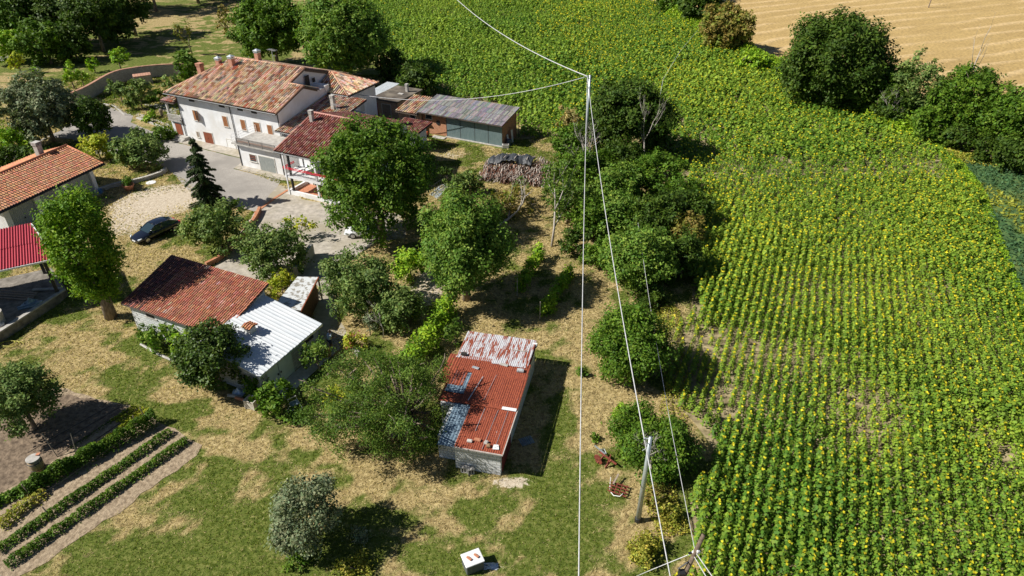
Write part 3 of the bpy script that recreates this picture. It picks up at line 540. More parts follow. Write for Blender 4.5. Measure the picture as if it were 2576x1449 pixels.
# balcony
bal = empty('balcony', (0, 0, 0)); bal.parent = fh
q = MB(); q.box(13.95, 21.05, -3.75, .48, 2.935, 3.1); q.build('slab', M['concrete'], bal)
q = MB()
for x0 in np.arange(14.9, 20.6, .16): q.box(x0, x0 + .09, -3.72, -3.69, 3.12, 3.78)
q.build('balustrade', M['rail'], bal)
q = MB(); q.box(14.8, 20.8, -3.76, -3.66, 3.8, 3.86); q.box(14.8, 20.8, -3.74, -3.68, 3.1, 3.15)
for x0 in (14.85, 16.8, 18.8, 20.75): q.box(x0 - .04, x0 + .04, -3.76, -3.68, 3.1, 3.86)
q.build('handrail', M['rail'], bal)
q = MB(); pts = [(14.85, -3.7), (14.0, -3.6), (13.95, -2.4), (14.0, .4)]
for zz in (3.35, 3.65, 4.0):
    for a, b in zip(pts, pts[1:]): q.obox((*a, zz), (*b, zz), .03, .03)
for a in pts: q.obox((*a, 3.1), (*a, 4.0), .04, .04)
q.build('side_railing', M['white_paint'], bal); q = MB()
for a in ((20.85, -3.7), (21.0, -2.4), (21.0, -1)): q.obox((*a, 3.1), (*a, 3.9), .04, .04)
q.obox((20.85, -3.7, 3.88), (21.0, .4, 3.88), .04, .04); q.obox((20.85, -3.7, 3.5), (21.0, .4, 3.5), .03, .03); q.build('side_railing', M['white_paint'], bal)
q = MB(); q.box(14.35, 20.5, -3.3, -3.0, 3.1, 3.2); q.build('planter_ledge', M['terracotta'], bal)
# downpipes and gutter
for x0, y0, z1 in ((1.06, .42, 5.9), (10.2, .42, 5.9), (17.9, .42, 5.9), (20.95, -3.25, 2.9), (14.35, -3.25, 2.9)):
    q = MB(); q.tube([(x0, y0, 0), (x0, y0, z1)], .05, 6); q.build('downpipe', M['iron'], fh)
for a_, b_, r0 in ((( -.35, -.22, 6.02), (18.3, -.22, 6.02), .08), ((18.1, -.68, 4.08), (24, -.68, 4.08), .07), ((23.9, -7.03, 4.82), (33, -7.03, 4.82), .08), ((16, 9.53, 5.85), (21.4, 9.53, 5.85), .07), ((21.46, 9.6, 5.85), (21.46, 16.4, 5.85), .07)):
    q = MB(); q.tube([a_, b_], r0, 6); q.build('gutter', M['iron'], fh)
# chimneys
def chimney(par, x, y, z0, z1, w_=.3, m=M['chimney_brick'], cap='zinc'):
    q = MB(); q.box(x - w_, x + w_, y - w_, y + w_, z0, z1); c = q.build('chimney', m, par)
    if cap == 'zinc':
        q = MB(); q.box(x - w_*.7, x + w_*.7, y - w_*.7, y + w_*.7, z1, z1 + .22); q.build('flue', M['iron'], c)
        q = MB(); q.box(x - w_*1.25, x + w_*1.25, y - w_*1.25, y + w_*1.25, z1 + .2, z1 + .3); v = w_ * 1.25; q.add([(x-v,y-v,z1+.3),(x+v,y-v,z1+.3),(x+v,y+v,z1+.3),(x-v,y+v,z1+.3),(x,y,z1+.52)], [(0,1,4),(1,2,4),(2,3,4),(3,0,4)]); q.build('cap', M['metal_cap'], c)
        q = MB(); q.box(x - w_*1.15, x + w_*1.15, y - w_*1.15, y + w_*1.15, z1 + .02, z1 + .1); q.build('cap_band', M['metal_cap'], c)
    else:
        for k in range(3):
            q = MB(); q.box(x - w_*.8, x + w_*.8, y - w_*.8, y + w_*.8, z1 + k*.14, z1 + .06 + k*.14); q.build('flue', M['dark'], c)
            q = MB(); q.box(x - w_*1.2, x + w_*1.2, y - w_*1.2, y + w_*1.2, z1 + .06 + k*.14, z1 + .14 + k*.14); q.build('cap', M['concrete'] if cap == 'slats' else M['chimney_brick'], c)
    return c
chimney(fh, .5, 5.7, 6.2, 8.15, .33, cap='brick'); chimney(fh, 2.8, 6.9, 7.6, 8.95); chimney(fh, 5.3, 6.8, 8.2, 9.45); chimney(fh, 7.9, 8.9, 8.6, 10.0)
chimney(fh, 21.6, 6.3, 4.8, 6.6, .22, M['concrete'], 'slats'); chimney(fh, 24.9, -1.4, 6.5, 7.5, .2, M['concrete'], 'slats')
def antenna(par, x, y, z, h):
    q = MB(); q.obox((x, y, z), (x, y, z + h), .05, .05); a = q.build('antenna', M['galv'], par)
    q = MB(); q.obox((x - .4, y, z + h), (x + .9, y - .3, z + h - .05), .03, .03)
    for k in range(7): t = k / 6; cx = x - .4 + 1.3 * t; cy = y - .3 * t; q.obox((cx - .1, cy - .35, z + h), (cx + .1, cy + .35, z + h), .025, .025)
    q.obox((x, y, z + h * .6), (x + .5, y + .1, z + h * .6), .03, .03); q.build('aerial', M['metal_cap'], a)
antenna(fh, 10.2, 9.2, 8.6, 2.0); antenna(fh, 22.6, 5.6, 4.9, 1.3)
# loggia on the left end
lg = empty('loggia', (0, 0, 0)); lg.parent = fh
q = MB(); roof_slab(q, (-1.5, -.1, 4.9), X, Y, .12, [(0, 0), (2.4, 0), (2.4, 3.2), (0, 3.2)], .12); r_ = q.build('roof', M['slab'], lg)
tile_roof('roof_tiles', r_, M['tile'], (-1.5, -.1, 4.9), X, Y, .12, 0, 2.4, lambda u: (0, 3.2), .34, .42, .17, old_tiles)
q = MB(); q.box(-1.3, 1, .2, 3.2, 2.25, 2.4); q.build('floor', M['concrete'], lg)
q = MB(); q.box(-1.2, 1, .5, 3.1, 0, 2.25); q.build('base_wall', M['white_plaster'], lg)
for x0, y0 in ((-1.2, .3), (-1.2, 2.9)):
    q = MB(); q.box(x0, x0 + .22, y0, y0 + .22, 2.4, 4.9); q.build('pillar', M['grey_plaster'], lg)
q = MB(); q.box(-1.25, .95, .2, .26, 3.15, 3.22); q.box(-1.25, -1.19, .2, 3.1, 3.15, 3.22)
for k in range(13): q.box(-1.22 + k * .17, -1.16 + k * .17, .2, .26, 2.4, 3.15)
q.build('railing', M['grey_plaster'], lg); q = MB(); q.box(-.6, .5, .44, .5, .05, 1.9); q.build('door', M['door_red'], lg)
q = MB(); q.box(.99 - .06, 1.0, 1.0, 2.4, 2.45, 4.6); q.build('opening', M['shutter_grey'], lg)
for k in range(3):
    q = MB(); q.box(-.3, 1.6, -.9 + k * .3, .45, .0 + k * .14, .14 + k * .14); tag(q.build('door_step', M['concrete'], fh))
# ------------------------------------------------------------------ brick shed row
sh = empty('brick_shed', FH(28, 15), FHR, 'long orange brick shed with four grey sheet doors and grey corrugated roof beside the sunflowers', 'shed')
q = MB(); q.box(0, 12.0, 1.3, 5.4, 0, 2.95); q.vwall((11.99, 1.3), (11.99, 5.4), .2, [(0, 2.9), (4.1, 2.9), (4.1, 3.75), (0, 3.02)]); q.vwall((.2, 1.3), (.2, 5.4), .2, [(0, 2.9), (4.1, 2.9), (4.1, 3.75), (0, 3.02)]); q.build('wall', M['brick'], sh)
q = MB(); q.box(.2, 12, 5.2, 5.38, 2.95, 3.7); q.build('back_wall', M['brick'], sh)
sO = (-.4, .5, 3.0); q = MB(); roof_slab(q, sO, X, Y, .165, [(0, 0), (12.7, 0), (12.7, 5.2), (0, 5.2)], .08); r_ = q.build('roof', M['slab'], sh)
tile_roof('roof_sheets', r_, M['eternit'], sO, X, Y, .165, 0, 12.7, lambda u: (0, 5.2), .18, 1.3, .055, lambda i, j, u, v: pick((3, (.36, .34, .34)), (2, (.27, .26, .27)), (2, (.45, .42, .4)), (1, (.2, .19, .19))), CORR)
for x0, x1 in ((3.75, 5.8), (5.85, 7.95), (8.0, 9.95), (10.0, 11.95)):
    q = MB(); q.box(x0, x1, 1.2, 1.28, .1, 2.85)
    for k in range(13): xx = x0 + .06 + k * (x1 - x0 - .1) / 13; q.box(xx, xx + .08, 1.17, 1.2, .14, 2.8)
    d_ = q.build('door', M['blue_door'], sh); q = MB(); q.box(x0 - .03, x0 + .02, 1.15, 1.3, 0, 2.95); q.build('door_post', M['iron'], d_)
q = MB(); q.box(3.6, 12.05, .95, 1.35, 0, .1); q.build('threshold', M['concrete'], sh)
window(sh, .55, 1.45, 2.05, 2.6, 1.3, 'none'); q = MB(); q.tube([(12.3, 5.5, 0), (12.3, 5.5, 3.7), (11.9, 5.7, 3.85)], .05, 6); q.build('downpipe', M['iron'], sh)
q = MB(); q.lathe([(0, -.03), (.3, -.03), (.3, .03), (0, .03)], 14); q.v = [(2.4 + a, 1.25 + c, 1.7 + b) for a, b, c in q.v]; q.build('wall_ring', M['iron'], sh)
ts = empty('tiled_store', FH(24.7, 15.2), FHR, 'low old brick store with sloping clay tile roof joined to the brick shed', 'shed')
q = MB(); q.box(0, 3.2, .4, 4.4, 0, 2.7); q.build('wall', M['old_brick'], ts); q = MB(); roof_slab(q, (-.3, -.1, 2.75), X, Y, .17, [(0, 0), (3.5, 0), (3.5, 4.8), (0, 4.8)], .1); r_ = q.build('roof', M['slab'], ts)
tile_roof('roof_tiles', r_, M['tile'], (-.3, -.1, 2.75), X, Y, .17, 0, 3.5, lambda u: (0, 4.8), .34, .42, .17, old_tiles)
door(ts, 1.7, 2.6, .02, 1.6, .4, M['shutter_grey'], 1, ribs=4); window(ts, 1.8, 2.6, 2.0, 2.45, .4, 'none')
oh = empty('flat_roofed_outhouse', FH(18.3, 18.4), FHR, 'old brick outhouse with dark flat slab roof and a small chimney', 'outbuilding')
q = MB(); q.box(.1, 4.1, .2, 6.2, 0, 2.6); q.build('wall', M['old_brick'], oh); q = MB(); q.box(-.15, 4.35, -.1, 6.5, 2.61, 2.8)
q.build('roof', mat_noise('mossy_slab', (.06, .05, .04), (.14, .115, .09), 1.5, .95, .02, detail=8, big=(.5, (.2, .17, .13))), oh); door(oh, 1.5, 2.9, .02, 2.1, .2, M['shutter_grey'], 2, ribs=3); chimney(oh, 2.9, 4.6, 2.8, 3.5, .18, M['concrete'], 'slats')
q = MB(); q.box(.15, .75, .12, .2, .02, 2.1); q.build('red_panel', mat_plain('rust_red_panel', (.3, .06, .03), .7), oh)
q = MB(); q.box(2.3, 3.1, 3.0, 3.5, 2.805, 2.87); q.build('roof_hatch', M['concrete'], oh)
cn = empty('sheet_canopy', FH(15.8, 19), FHR, 'low pale corrugated canopy between the farmhouse wing and the flat roofed outhouse', 'canopy')
tile_roof('roof', cn, M['vcol'], (0, 0, 2.45), X, Y, .05, 0, 2.2, lambda u: (0, 6.5), .2, 3.2, .05, lambda *a: (.66, .7, .72), CORR)
for x0, y0 in ((.1, .2), (2.1, .2), (.1, 6.3), (2.1, 6.3)): q = MB(); q.box(x0 - .05, x0 + .05, y0 - .05, y0 + .05, 0, 2.44); q.build('post', M['iron'], cn)
# ------------------------------------------------------------------ garage block on the left
ga = empty('garage_block', (-46.4, 70.7, 0), R(71), 'white garage block with orange tiled roof and three grey metal doors', 'garage')
q = MB(); q.box(-10.9, -.0, .35, 8.3, 0, 2.95)
for x0, x1 in ((-10.9, -10.3), (-7.4, -6.75), (-4.1, -3.5), (-.45, 0)): q.box(x0, x1, 0, .36, 0, 2.95)
q.vwall((0, .35), (0, 8.3), .2, [(0, 2.9), (7.95, 2.9), (4.0, 4.1)]); q.vwall((-10.7, .35), (-10.7, 8.3), .2, [(0, 2.9), (7.95, 2.9), (4.0, 4.1)]); q.box(-10.3, -.4, .02, .3, 2.72, 2.95); q.build('wall', M['white_plaster'], ga)
gO = (-11.6, -.5, 3.0); q = MB(); roof_slab(q, gO, X, Y, .3, [(0, 0), (12.9, 0), (12.9, 4.8), (0, 4.8)], .14); roof_slab(q, (1.3, 9.1, 3.0), (-1, 0), (0, -1), .3, [(0, 0), (12.9, 0), (12.9, 4.8), (0, 4.8)], .14); r_ = q.build('roof', M['slab'], ga)
for o_, u_, w2 in ((gO, X, Y), ((1.3, 9.1, 3.0), (-1, 0), (0, -1))): tile_roof('roof_tiles', r_, M['tile_new'], o_, u_, w2, .3, 0, 12.9, lambda u: (0, 4.8), .3, .36, .08, orange_tiles, lift=.045)
q = MB(); q.tube([(-11.6, 4.3, 4.5), (1.35, 4.3, 4.5)], .14, 8); q.tube([(1.28, -.5, 3.07), (1.28, 4.3, 4.5)], .09, 6); q.build('ridge_cap', mat_noise('orange_ridge', (.5, .17, .08), (.6, .25, .13), 6), r_, True)
for x0, x1 in ((-10.3, -7.4), (-6.75, -4.1), (-3.5, -.45)):
    q = MB(); q.box(x0, x1, .28, .34, .02, 2.72)
    nrib = 15
    for k in range(nrib): xx = x0 + .05 + k * (x1 - x0 - .05) / nrib; q.box(xx, xx + .07, .26, .28, .05, 2.68)
    d_ = q.build('door', M['grey_door'], ga); q = MB(); xm = (x0 + x1) / 2; q.box(xm - .06, xm + .06, .2, .26, .95, 1.1); q.build('handle', M['iron'], d_)
    q = MB(); q.box(xm + .5, xm + .6, .2, .26, .3, .4); q.build('lock', M['iron'], d_)
chimney(ga, -1.3, 5.3, 4.0, 5.3, .3, M['concrete'], 'slats'); q = MB(); q.box(-10.9, .1, -.5, .0, 0, .05); q.build('threshold', M['concrete'], ga); q = MB(); q.tube([(-11.6, -.58, 2.9), (1.3, -.58, 2.9)], .08, 6); q.build('gutter', M['iron'], ga)
# ------------------------------------------------------------------ open barn with red sheet roof (left edge)
rb = empty('open_barn', (-38.8, 48.9, 0), R(29), 'open sided barn with dark red corrugated roof over a raised concrete yard', 'barn')
q = MB(); roof_slab(q, (-7.5, -.9, 4.35), X, Y, .17, [(-8, 0), (8.45, 0), (6.9, 5.6), (-10, 5.6)], .1); r_ = q.build('roof', M['iron'], rb)
tile_roof('roof_sheets', r_, M['red_sheet'], (-7.5, -.9, 4.35), X, Y, .17, -8, 8.4, lambda u: (0, 5.6 if u < 6.9 else max(.1, (8.45 - u) / 1.55 * 5.6)), .2, 2.8, .07, lambda *a: (.3, .03, .05), [(0, 0), (.3, 0), (.4, 1), (.6, 1), (.7, 0), (1, 0)])
q = MB(); q.obox((-15.5, -.95, 4.3), (.98, -.95, 4.3), .08, .14); q.obox((.98, -.95, 4.36), (-.55, 4.75, 5.34), .1, .1); q.build('edge_trim', M['white_paint'], r_)
for a in ((0, 0), (-6, 0), (-1, 4.2), (-7, 4.2)):
    q = MB(); q.box(a[0] - .12, a[0] + .12, a[1] - .12, a[1] + .12, 0, 4.3 + (a[1] > 1) * .8); q.build('post', M['iron'], rb)
q = MB(); q.obox((0, 0, 3.2), (.8, .3, 4.4), .07, .07); q.obox((-6.2, 0, 4.15), (.3, 0, 4.15), .12, .2); q.build('brace', M['iron'], rb)
q = MB(); q.prism([(.6, .5), (-.2, -.7), (-5.2, -5.6), (-12, -6), (-12, 5), (-.5, 5)], 0, .75); q.build('plinth', mat_noise('shade_painted_concrete', (.12, .105, .085), (.3, .27, .23), 2, .95, .02, detail=8), rb); q = MB(); q.box(-15.6, -15.4, -1, 5, 0, 5.2); q.build('end_wall', M['grey_plaster'], rb)  # plinth concrete darkened in colour for the shade under the roof
q = MB(); q.obox((.5, .2, .82), (-5, -5.2, .82), .35, .12); q.build('kerb', M['concrete'], rb)
def crumpled(mb, x, y, z, w_, d_, h, seed):
    r_ = random.Random(seed); n_ = 7; b = len(mb.v)
    vs_ = [(x + (i / (n_ - 1) - .5) * w_ + r_.uniform(-.05, .05), y + (j / (n_ - 1) - .5) * d_ + r_.uniform(-.05, .05), z + .03 + h * r_.random() * math.sin(math.pi * i / (n_ - 1)) * math.sin(math.pi * j / (n_ - 1))) for j in range(n_) for i in range(n_)]
    return mb.add(vs_, [(j * n_ + i, j * n_ + i + 1, (j + 1) * n_ + i + 1, (j + 1) * n_ + i) for j in range(n_ - 1) for i in range(n_ - 1)])
def on_rb(x, y, z): c, s = math.cos(R(29)), math.sin(R(29)); return (-38.8 + x * c - y * s, 48.9 + x * s + y * c, z)
q = MB(); crumpled(q, 0, 0, 0, 1.6, 1.1, .7, 1); q.obox((-.8, -.6, .1), (.9, .2, .25), .18, .12); q.obox((-.6, -.8, .08), (.7, -.3, .2), .16, .1)
o = q.build('plastic_sheeting', M['blue_sheet'], None, loc=on_rb(-1.9, -1.0, .75)); tag(o, 'crumpled pale plastic sheeting and boards under the red roofed barn', 'sheeting')
q = MB(); q.obox((-1.2, 0, .1), (1.2, .2, .14), .25, .12); o = q.build('concrete_beam', M['concrete'], None, loc=on_rb(-.8, .8, .75)); tag(o, 'long concrete beam lying on the barn plinth by the post', 'beam')
q = MB(); q.lathe([(0, 0), (.55, 0), (.6, 1.0), (.5, 1.0), (.48, .3), (0, .3)], 18); o = q.build('concrete_basin', M['concrete'], None, loc=on_rb(-4.2, -2.6, .75)); tag(o, 'round concrete basin standing in the shade of the open barn', 'basin')
q = MB()
for k in range(4): q.obox((-1.6, k * .3, .06 + .05 * k), (1.8, k * .25 - .4, .1 + .05 * k), .14, .08)
o = q.build('timber_pile', M['shutter_grey'], None, loc=on_rb(-3.2, .9, .75)); tag(o, 'loose old timbers lying in the back of the open barn', 'timber')
cr = empty('wire_crate', (P(3, 835).x, P(3, 835).y, 0), .6, 'white wire crate below the concrete plinth at the left edge', 'crate')
q = MB(); q.box(-.5, .5, -.5, .5, .0, .15); q.build('base', M['iron'], cr); q = MB(); q.box(-.45, .45, -.45, .45, .15, .85); q.build('tank', M['white_paint'], cr)
q = MB()
for k in range(6):
    t = -.5 + k * .2; q.obox((t, -.5, .15), (t, -.5, .95), .03, .03); q.obox((-.5, t, .15), (-.5, t, .95), .03, .03); q.obox((.5, t, .15), (.5, t, .95), .03, .03); q.obox((t, -.5, .95), (t, .5, .95), .03, .03); q.obox((-.5, t, .95), (.5, t, .95), .03, .03)
q.build('cage', M['galv'], cr)
p = P(25, 868); q = MB(); pts = [(math.cos(t) * (1.1 - .05 * t), math.sin(t) * (.45 - .01 * t), .06 + .01 * t) for t in np.arange(0, 14, .4)]; q.tube(pts, .025, 5); tag(q.build('garden_hose', mat_plain('yellow_hose', (.45, .42, .06), .5), None, True, loc=(p.x, p.y, 0)), 'coiled yellow garden hose on the grass below the concrete plinth', 'hose')
# ------------------------------------------------------------------ tile barn and white sheet annex
BO, BR = (-31.21, 45.58, 0), R(-25)
def BN(x, y, z=0): c, s = math.cos(BR), math.sin(BR); return Vector((BO[0] + x * c - y * s, BO[1] + x * s + y * c, z))
bn = empty('tile_roofed_barn', BO, BR, 'low block walled barn with orange red tile roof, dark weathered along its left edge', 'barn')
q = MB(); q.box(1.35, 11.1, -.45, 4.3, 0, 2.68); q.vwall((11.09, -.45), (11.09, 4.3), .2, [(0, 2.6), (4.75, 2.6), (4.75, 3.98), (0, 2.7)]); q.vwall((1.55, -.45), (1.55, 4.3), .2, [(0, 2.6), (4.75, 2.6), (4.75, 3.98), (0, 2.7)]); q.box(1.5, 11, 4.1, 4.29, 2.6, 3.95); q.build('wall', M['block'], bn)
bO = (1.0, -.85, 2.72); q = MB(); roof_slab(q, bO, X, Y, .27, [(0, 0), (10.4, 0), (10.4, 5.5), (0, 5.5)], .1); r_ = q.build('roof', M['slab'], bn)
tile_roof('roof_tiles', r_, M['tile_new'], bO, X, Y, .27, 0, 10.4, lambda u: (0, 5.5), .21, .36, .035, barn_tiles, lift=.05)
q = MB(); q.box(3.1, 3.9, -.5, -.44, 1.9, 2.35); q.build('window', M['dark'], bn)
q = MB(); q.box(2.9, 4.2, -.52, -.44, 1.78, 1.9); q.build('sill', M['concrete'], bn)
wa = empty('white_roofed_shed', BO, BR, 'grey shed with ribbed white sheet roof, two pale aqua doors and a narrow window', 'shed')
q = MB(); q.box(11.5, 16.2, -2.4, 3.9, 0, 2.12); q.add([(11.5,-2.4,2.1),(16.2,-2.4,2.1),(16.2,3.9,2.1),(11.5,3.9,2.1),(11.5,-2.4,3.15),(11.5,3.9,3.15)], [(0,1,4),(2,3,5),(1,2,5,4),(0,4,5,3)]); q.build('wall', M['block_grey'], wa)
wO = (16.5, -2.65, 2.2)
q = MB(); roof_slab(q, wO, (0, 1), (-1, 0), .21, [(0, 0), (6.85, 0), (6.85, 5.0), (0, 5.0)], .05, .01); r_ = q.build('roof', M['white_sheet'], wa)
tile_roof('roof_sheets', r_, M['white_sheet'], wO, (0, 1), (-1, 0), .21, 0, 6.85, lambda u: (0, 5.0), .33, 5.0, .032, lambda *a: (1, 1, 1), [(0, 0), (.55, 0), (.65, 1), (.85, 1), (.95, 0), (1, 0)], lift=.0)
q = MB(); q.box(16.45, 16.52, -2.65, 4.2, 2.02, 2.16); q.build('gutter', M['galv'], wa)
for y0, y1 in ((-1.75, -.7), (-.62, .75)):
    q = MB(); q.box(16.2, 16.28, y0, y1, .05, 1.95); d_ = q.build('door', M['pale_door'], wa); q = MB(); q.box(16.28, 16.33, y1 - .16 if y0 < -1 else y0 + .06, y1 - .08 if y0 < -1 else y0 + .14, .9, 1.05); q.build('handle', M['iron'], d_)
q = MB(); q.box(16.2, 16.25, 2.3, 3.3, 1.45, 1.8); w2 = q.build('window', M['dark'], wa); q = MB(); q.box(16.2, 16.27, 2.2, 3.4, 1.36, 1.45); q.build('sill', M['concrete'], w2)
c_ = empty('chimney', (0, 0, 0)); c_.parent = wa; q = MB(); q.box(12.75, 13.35, .2, .75, 2.7, 3.35); q.build('stack', M['grey_plaster'], c_)
tile_roof('chimney_tiles', c_, M['tile_new'], (12.62, .05, 3.38), X, Y, .3, 0, .86, lambda u: (0, .45), .2, .3, .05, orange_tiles); tile_roof('chimney_tiles', c_, M['tile_new'], (13.48, .92, 3.38), (-1, 0), (0, -1), .3, 0, .86, lambda u: (0, .45), .2, .3, .05, orange_tiles)
q = MB(); q.box(16.3, 17.6, -3.2, 4.4, 0, .04); tag(q.build('door_apron', M['concrete'], wa))
lt = empty('sheet_metal_lean_to', BO, BR, 'small rusty edged lean-to with pale metal sheet roof behind the white roofed shed', 'lean-to')
q = MB(); q.slab([(10.3, 8.8, 2.2), (11.95, 9.5, 2.2), (13.9, 4.9, 2.25), (11.6, 4.4, 2.3)], .05); q.build('roof', mat_noise('leaf_strewn_zinc', (.28, .26, .22), (.62, .64, .64), 3, .6, .02, detail=9, p=(.42, .5)), lt)
q = MB(); q.obox((11.95, 9.5, 2.14), (13.9, 4.9, 2.18), .08, .14); q.build('edge_beam', M['door_red'], lt); q = MB(); q.obox((11.8, 9.2, 1.05), (13.7, 5.0, 1.05), .06, 2.05); q.build('wall', mat_noise('dark_boards', (.06, .03, .02), (.16, .07, .04), 5), lt)
q = MB(); q.box(12.0, 12.1, 9.3, 9.4, 0, 2.1); q.build('post', M['shutter_grey'], lt)
# ------------------------------------------------------------------ rusty shed
RO, RR = (-.7, 29.4, 0), R(-13)
rs = empty('rusty_shed', RO, RR, 'block walled shed with patchwork roof of rusty red and bare zinc corrugated sheets', 'shed')
q = MB(); q.box(-2.9, 0, 0, 10.5, 0, 2.1); q.box(-4.9, -2.9, 3.4, 10.5, 0, 2.1); q.build('wall', M['block'], rs)
q = MB(); q.box(-4.2, -2.95, .6, 3.38, 0, 1.95); q.build('side_wall', M['block'], rs)
q = MB(); q.box(0, .04, .3, 2.6, .02, 1.9); q.build('red_side_door', mat_plain('dark_red_door', (.16, .02, .02), .7), rs)
one = lambda *a: (1, 1, 1)
def panel(nm, x0, x1, y0, y1, z, mat_, zr=0.0, p=.14, a=.028):
    W = (0, 1); return tile_roof(nm, rs, mat_, (0, y0, z), X, W, zr, x0, x1, lambda u: (0, y1 - y0), p, 9, a, one, CORR, lift=0)
q = MB(); q.box(-2.85, .1, -.2, 10.6, 2.1, 2.16); q.box(-5.1, -2.86, 3.5, 10.6, 2.1, 2.15); q.build('roof_deck', M['rust'], rs)
panel('roof_sheet', -2.8, .22, -.35, 3.55, 2.2, M['rust'], .012); panel('roof_sheet', -3.6, .25, 3.45, 6.8, 2.24, M['rust'], .012); panel('roof_sheet', -4.7, .2, 6.5, 8.1, 2.28, M['rust'], .01)
panel('roof_sheet', -5.2, -2.55, 7.9, 10.8, 2.29, M['rust_zinc'], .01); panel('roof_sheet', -2.55, .05, 7.75, 10.75, 2.33, M['rust_zinc'], .01)
panel('roof_sheet', -5.7, -3.9, 5.1, 8.0, 2.21, M['rust'], .01, .2, .045); panel('blue_roof_sheet', -3.95, -2.7, -.3, 3.2, 2.08, M['blue_sheet'], .01, .2, .04); panel('pale_roof_sheet', -4.95, -3.6, 4.4, 6.6, 2.17, M['blue_sheet'], .01, .2, .04)
q = MB(); q.obox((-2.8, 3.5, 2.31), (-.7, 3.5, 2.31), .22, .03); q.build('ridge_strip', M['rust'], rs); q = MB(); q.obox((-.75, 3.5, 2.34), (.2, 3.5, 2.34), .26, .03); q.build('ridge_strip', M['white_paint'], rs)
q = MB(); q.obox((.22, -.3, 2.2), (.26, 3.5, 2.26), .06, .08); q.obox((-2.8, -.35, 2.18), (.24, -.37, 2.2), .06, .08); q.build('edge_trim', mat_plain('pale_trim', (.5, .44, .4), .6), rs)
q = MB(); q.box(-.14, .16, 10.5, 10.66, 2.1, 2.4); q.build('gutter_end', M['white_paint'], rs)
q = MB(); q.obox((-3.1, 3.7, 2.33), (-2.75, 6.2, 2.36), .05, .02); q.obox((-1.9, 1.2, 2.27), (-1.83, 3.3, 2.3), .025, .02); q.obox((-1.1, -.2, 2.26), (-.95, 3.3, 2.29), .018, .02); q.obox((-2.1, 4.0, 2.31), (-1.9, 6.6, 2.34), .016, .02); q.obox((-.35, .1, 2.27), (-.3, 3.3, 2.3), .018, .02); q.build('sheet_seam', M['metal_cap'], rs)
def RS(x, y, z=0): c, s = math.cos(RR), math.sin(RR); return (RO[0] + x * c - y * s, RO[1] + x * s + y * c, z)
for nm, x, y, a, b, hh, mt, lb in (('brick', -2.0, .25, .16, .1, .1, 'grey_plaster', 'pale brick weighing down the near rusty roof, leftmost of the row'), ('brick', -1.55, .45, .2, .1, .1, 'terracotta', 'orange brick lying askew on the near rusty roof'), ('stone', -.98, .35, .12, .12, .12, 'concrete', 'dark round stone on the near rusty roof'), ('stone', -.78, .1, .11, .13, .12, 'sack', 'tan stone on the near rusty roof next to the white panel'),
        ('board', -1.65, 7.75, .3, .11, .06, 'concrete', 'grey board weighing down the middle of the rusty roof'), ('block', -.38, 7.35, .24, .14, .14, 'block_grey', 'grey block lying on the right part of the rusty roof'), ('board', -3.5, 7.0, .25, .1, .05, 'metal_cap', 'short pale sheet offcut nailed on the rusty roof'), ('stone', -4.7, 8.2, .2, .12, .12, 'dark', 'dark stone at the left end of the zinc roof sheets'), ('branch', -.9, 9.5, .6, .03, .04, 'deadwood', 'thin grey stick lying across the zinc roof sheets')):
    q = MB(); q.box(-a, a, -b, b, 0, hh); q.box(-a * .8, a * .7, -b * .8, b * .9, hh, hh * 1.15); o = q.build(nm, M[mt], None, loc=RS(x, y, 2.335 if y < 7.9 and y > 3.4 else (2.26 if y < 3.4 else 2.39)), bevel=.02); o.rotation_euler = (0, 0, RR + random.uniform(-.3, .3)); tag(o, lb, nm)
q = MB(); q.slab([(-.2, -.17, .05), (.2, -.2, .05), (.17, .18, .06), (-.13, .2, .06)], .03); q.obox((-.1, -.05, .07), (.12, .06, .07), .05, .02); o = q.build('loose_panel', M['white_paint'], None, loc=RS(-.32, .12, 2.25)); tag(o, 'small white panel with a dent near the front corner of the rusty roof', 'panel')
q = MB()
for k in range(7): q.slab([(-.45 + k * .13, -.35, .1 + .02 * (k % 2)), (-.36 + k * .13, -.35, .08), (-.36 + k * .13, .35, .08), (-.45 + k * .13, .35, .1 + .02 * (k % 2))], .02)
p = P(1325, 1111); o = q.build('corrugated_offcut', M['blue_sheet'], None, loc=(p.x, p.y, 0)); o.rotation_euler = (0, 0, .4); tag(o, 'bluish corrugated offcut lying on the grass in the shade of the rusty shed', 'sheet')
for i, (x, y, rt, lb) in enumerate(((-2.3, -.2, .1, 'hollow concrete block standing by the rusty shed wall, left of the upright one'), (-1.85, -.25, .5, 'pale concrete block leaning on the rusty shed wall'))):
    q = MB(); q.box(-.2, .2, -.12, .12, 0, .06); q.box(-.2, .2, -.12, .12, .38, .44); q.box(-.2, -.13, -.12, .12, .06, .38); q.box(.13, .2, -.12, .12, .06, .38); q.box(-.03, .03, -.12, .12, .06, .38)
    o = q.build('concrete_block', M['concrete'], None, loc=RS(x, y)); o.rotation_euler = (0, 0, RR + rt); tag(o, lb, 'block')
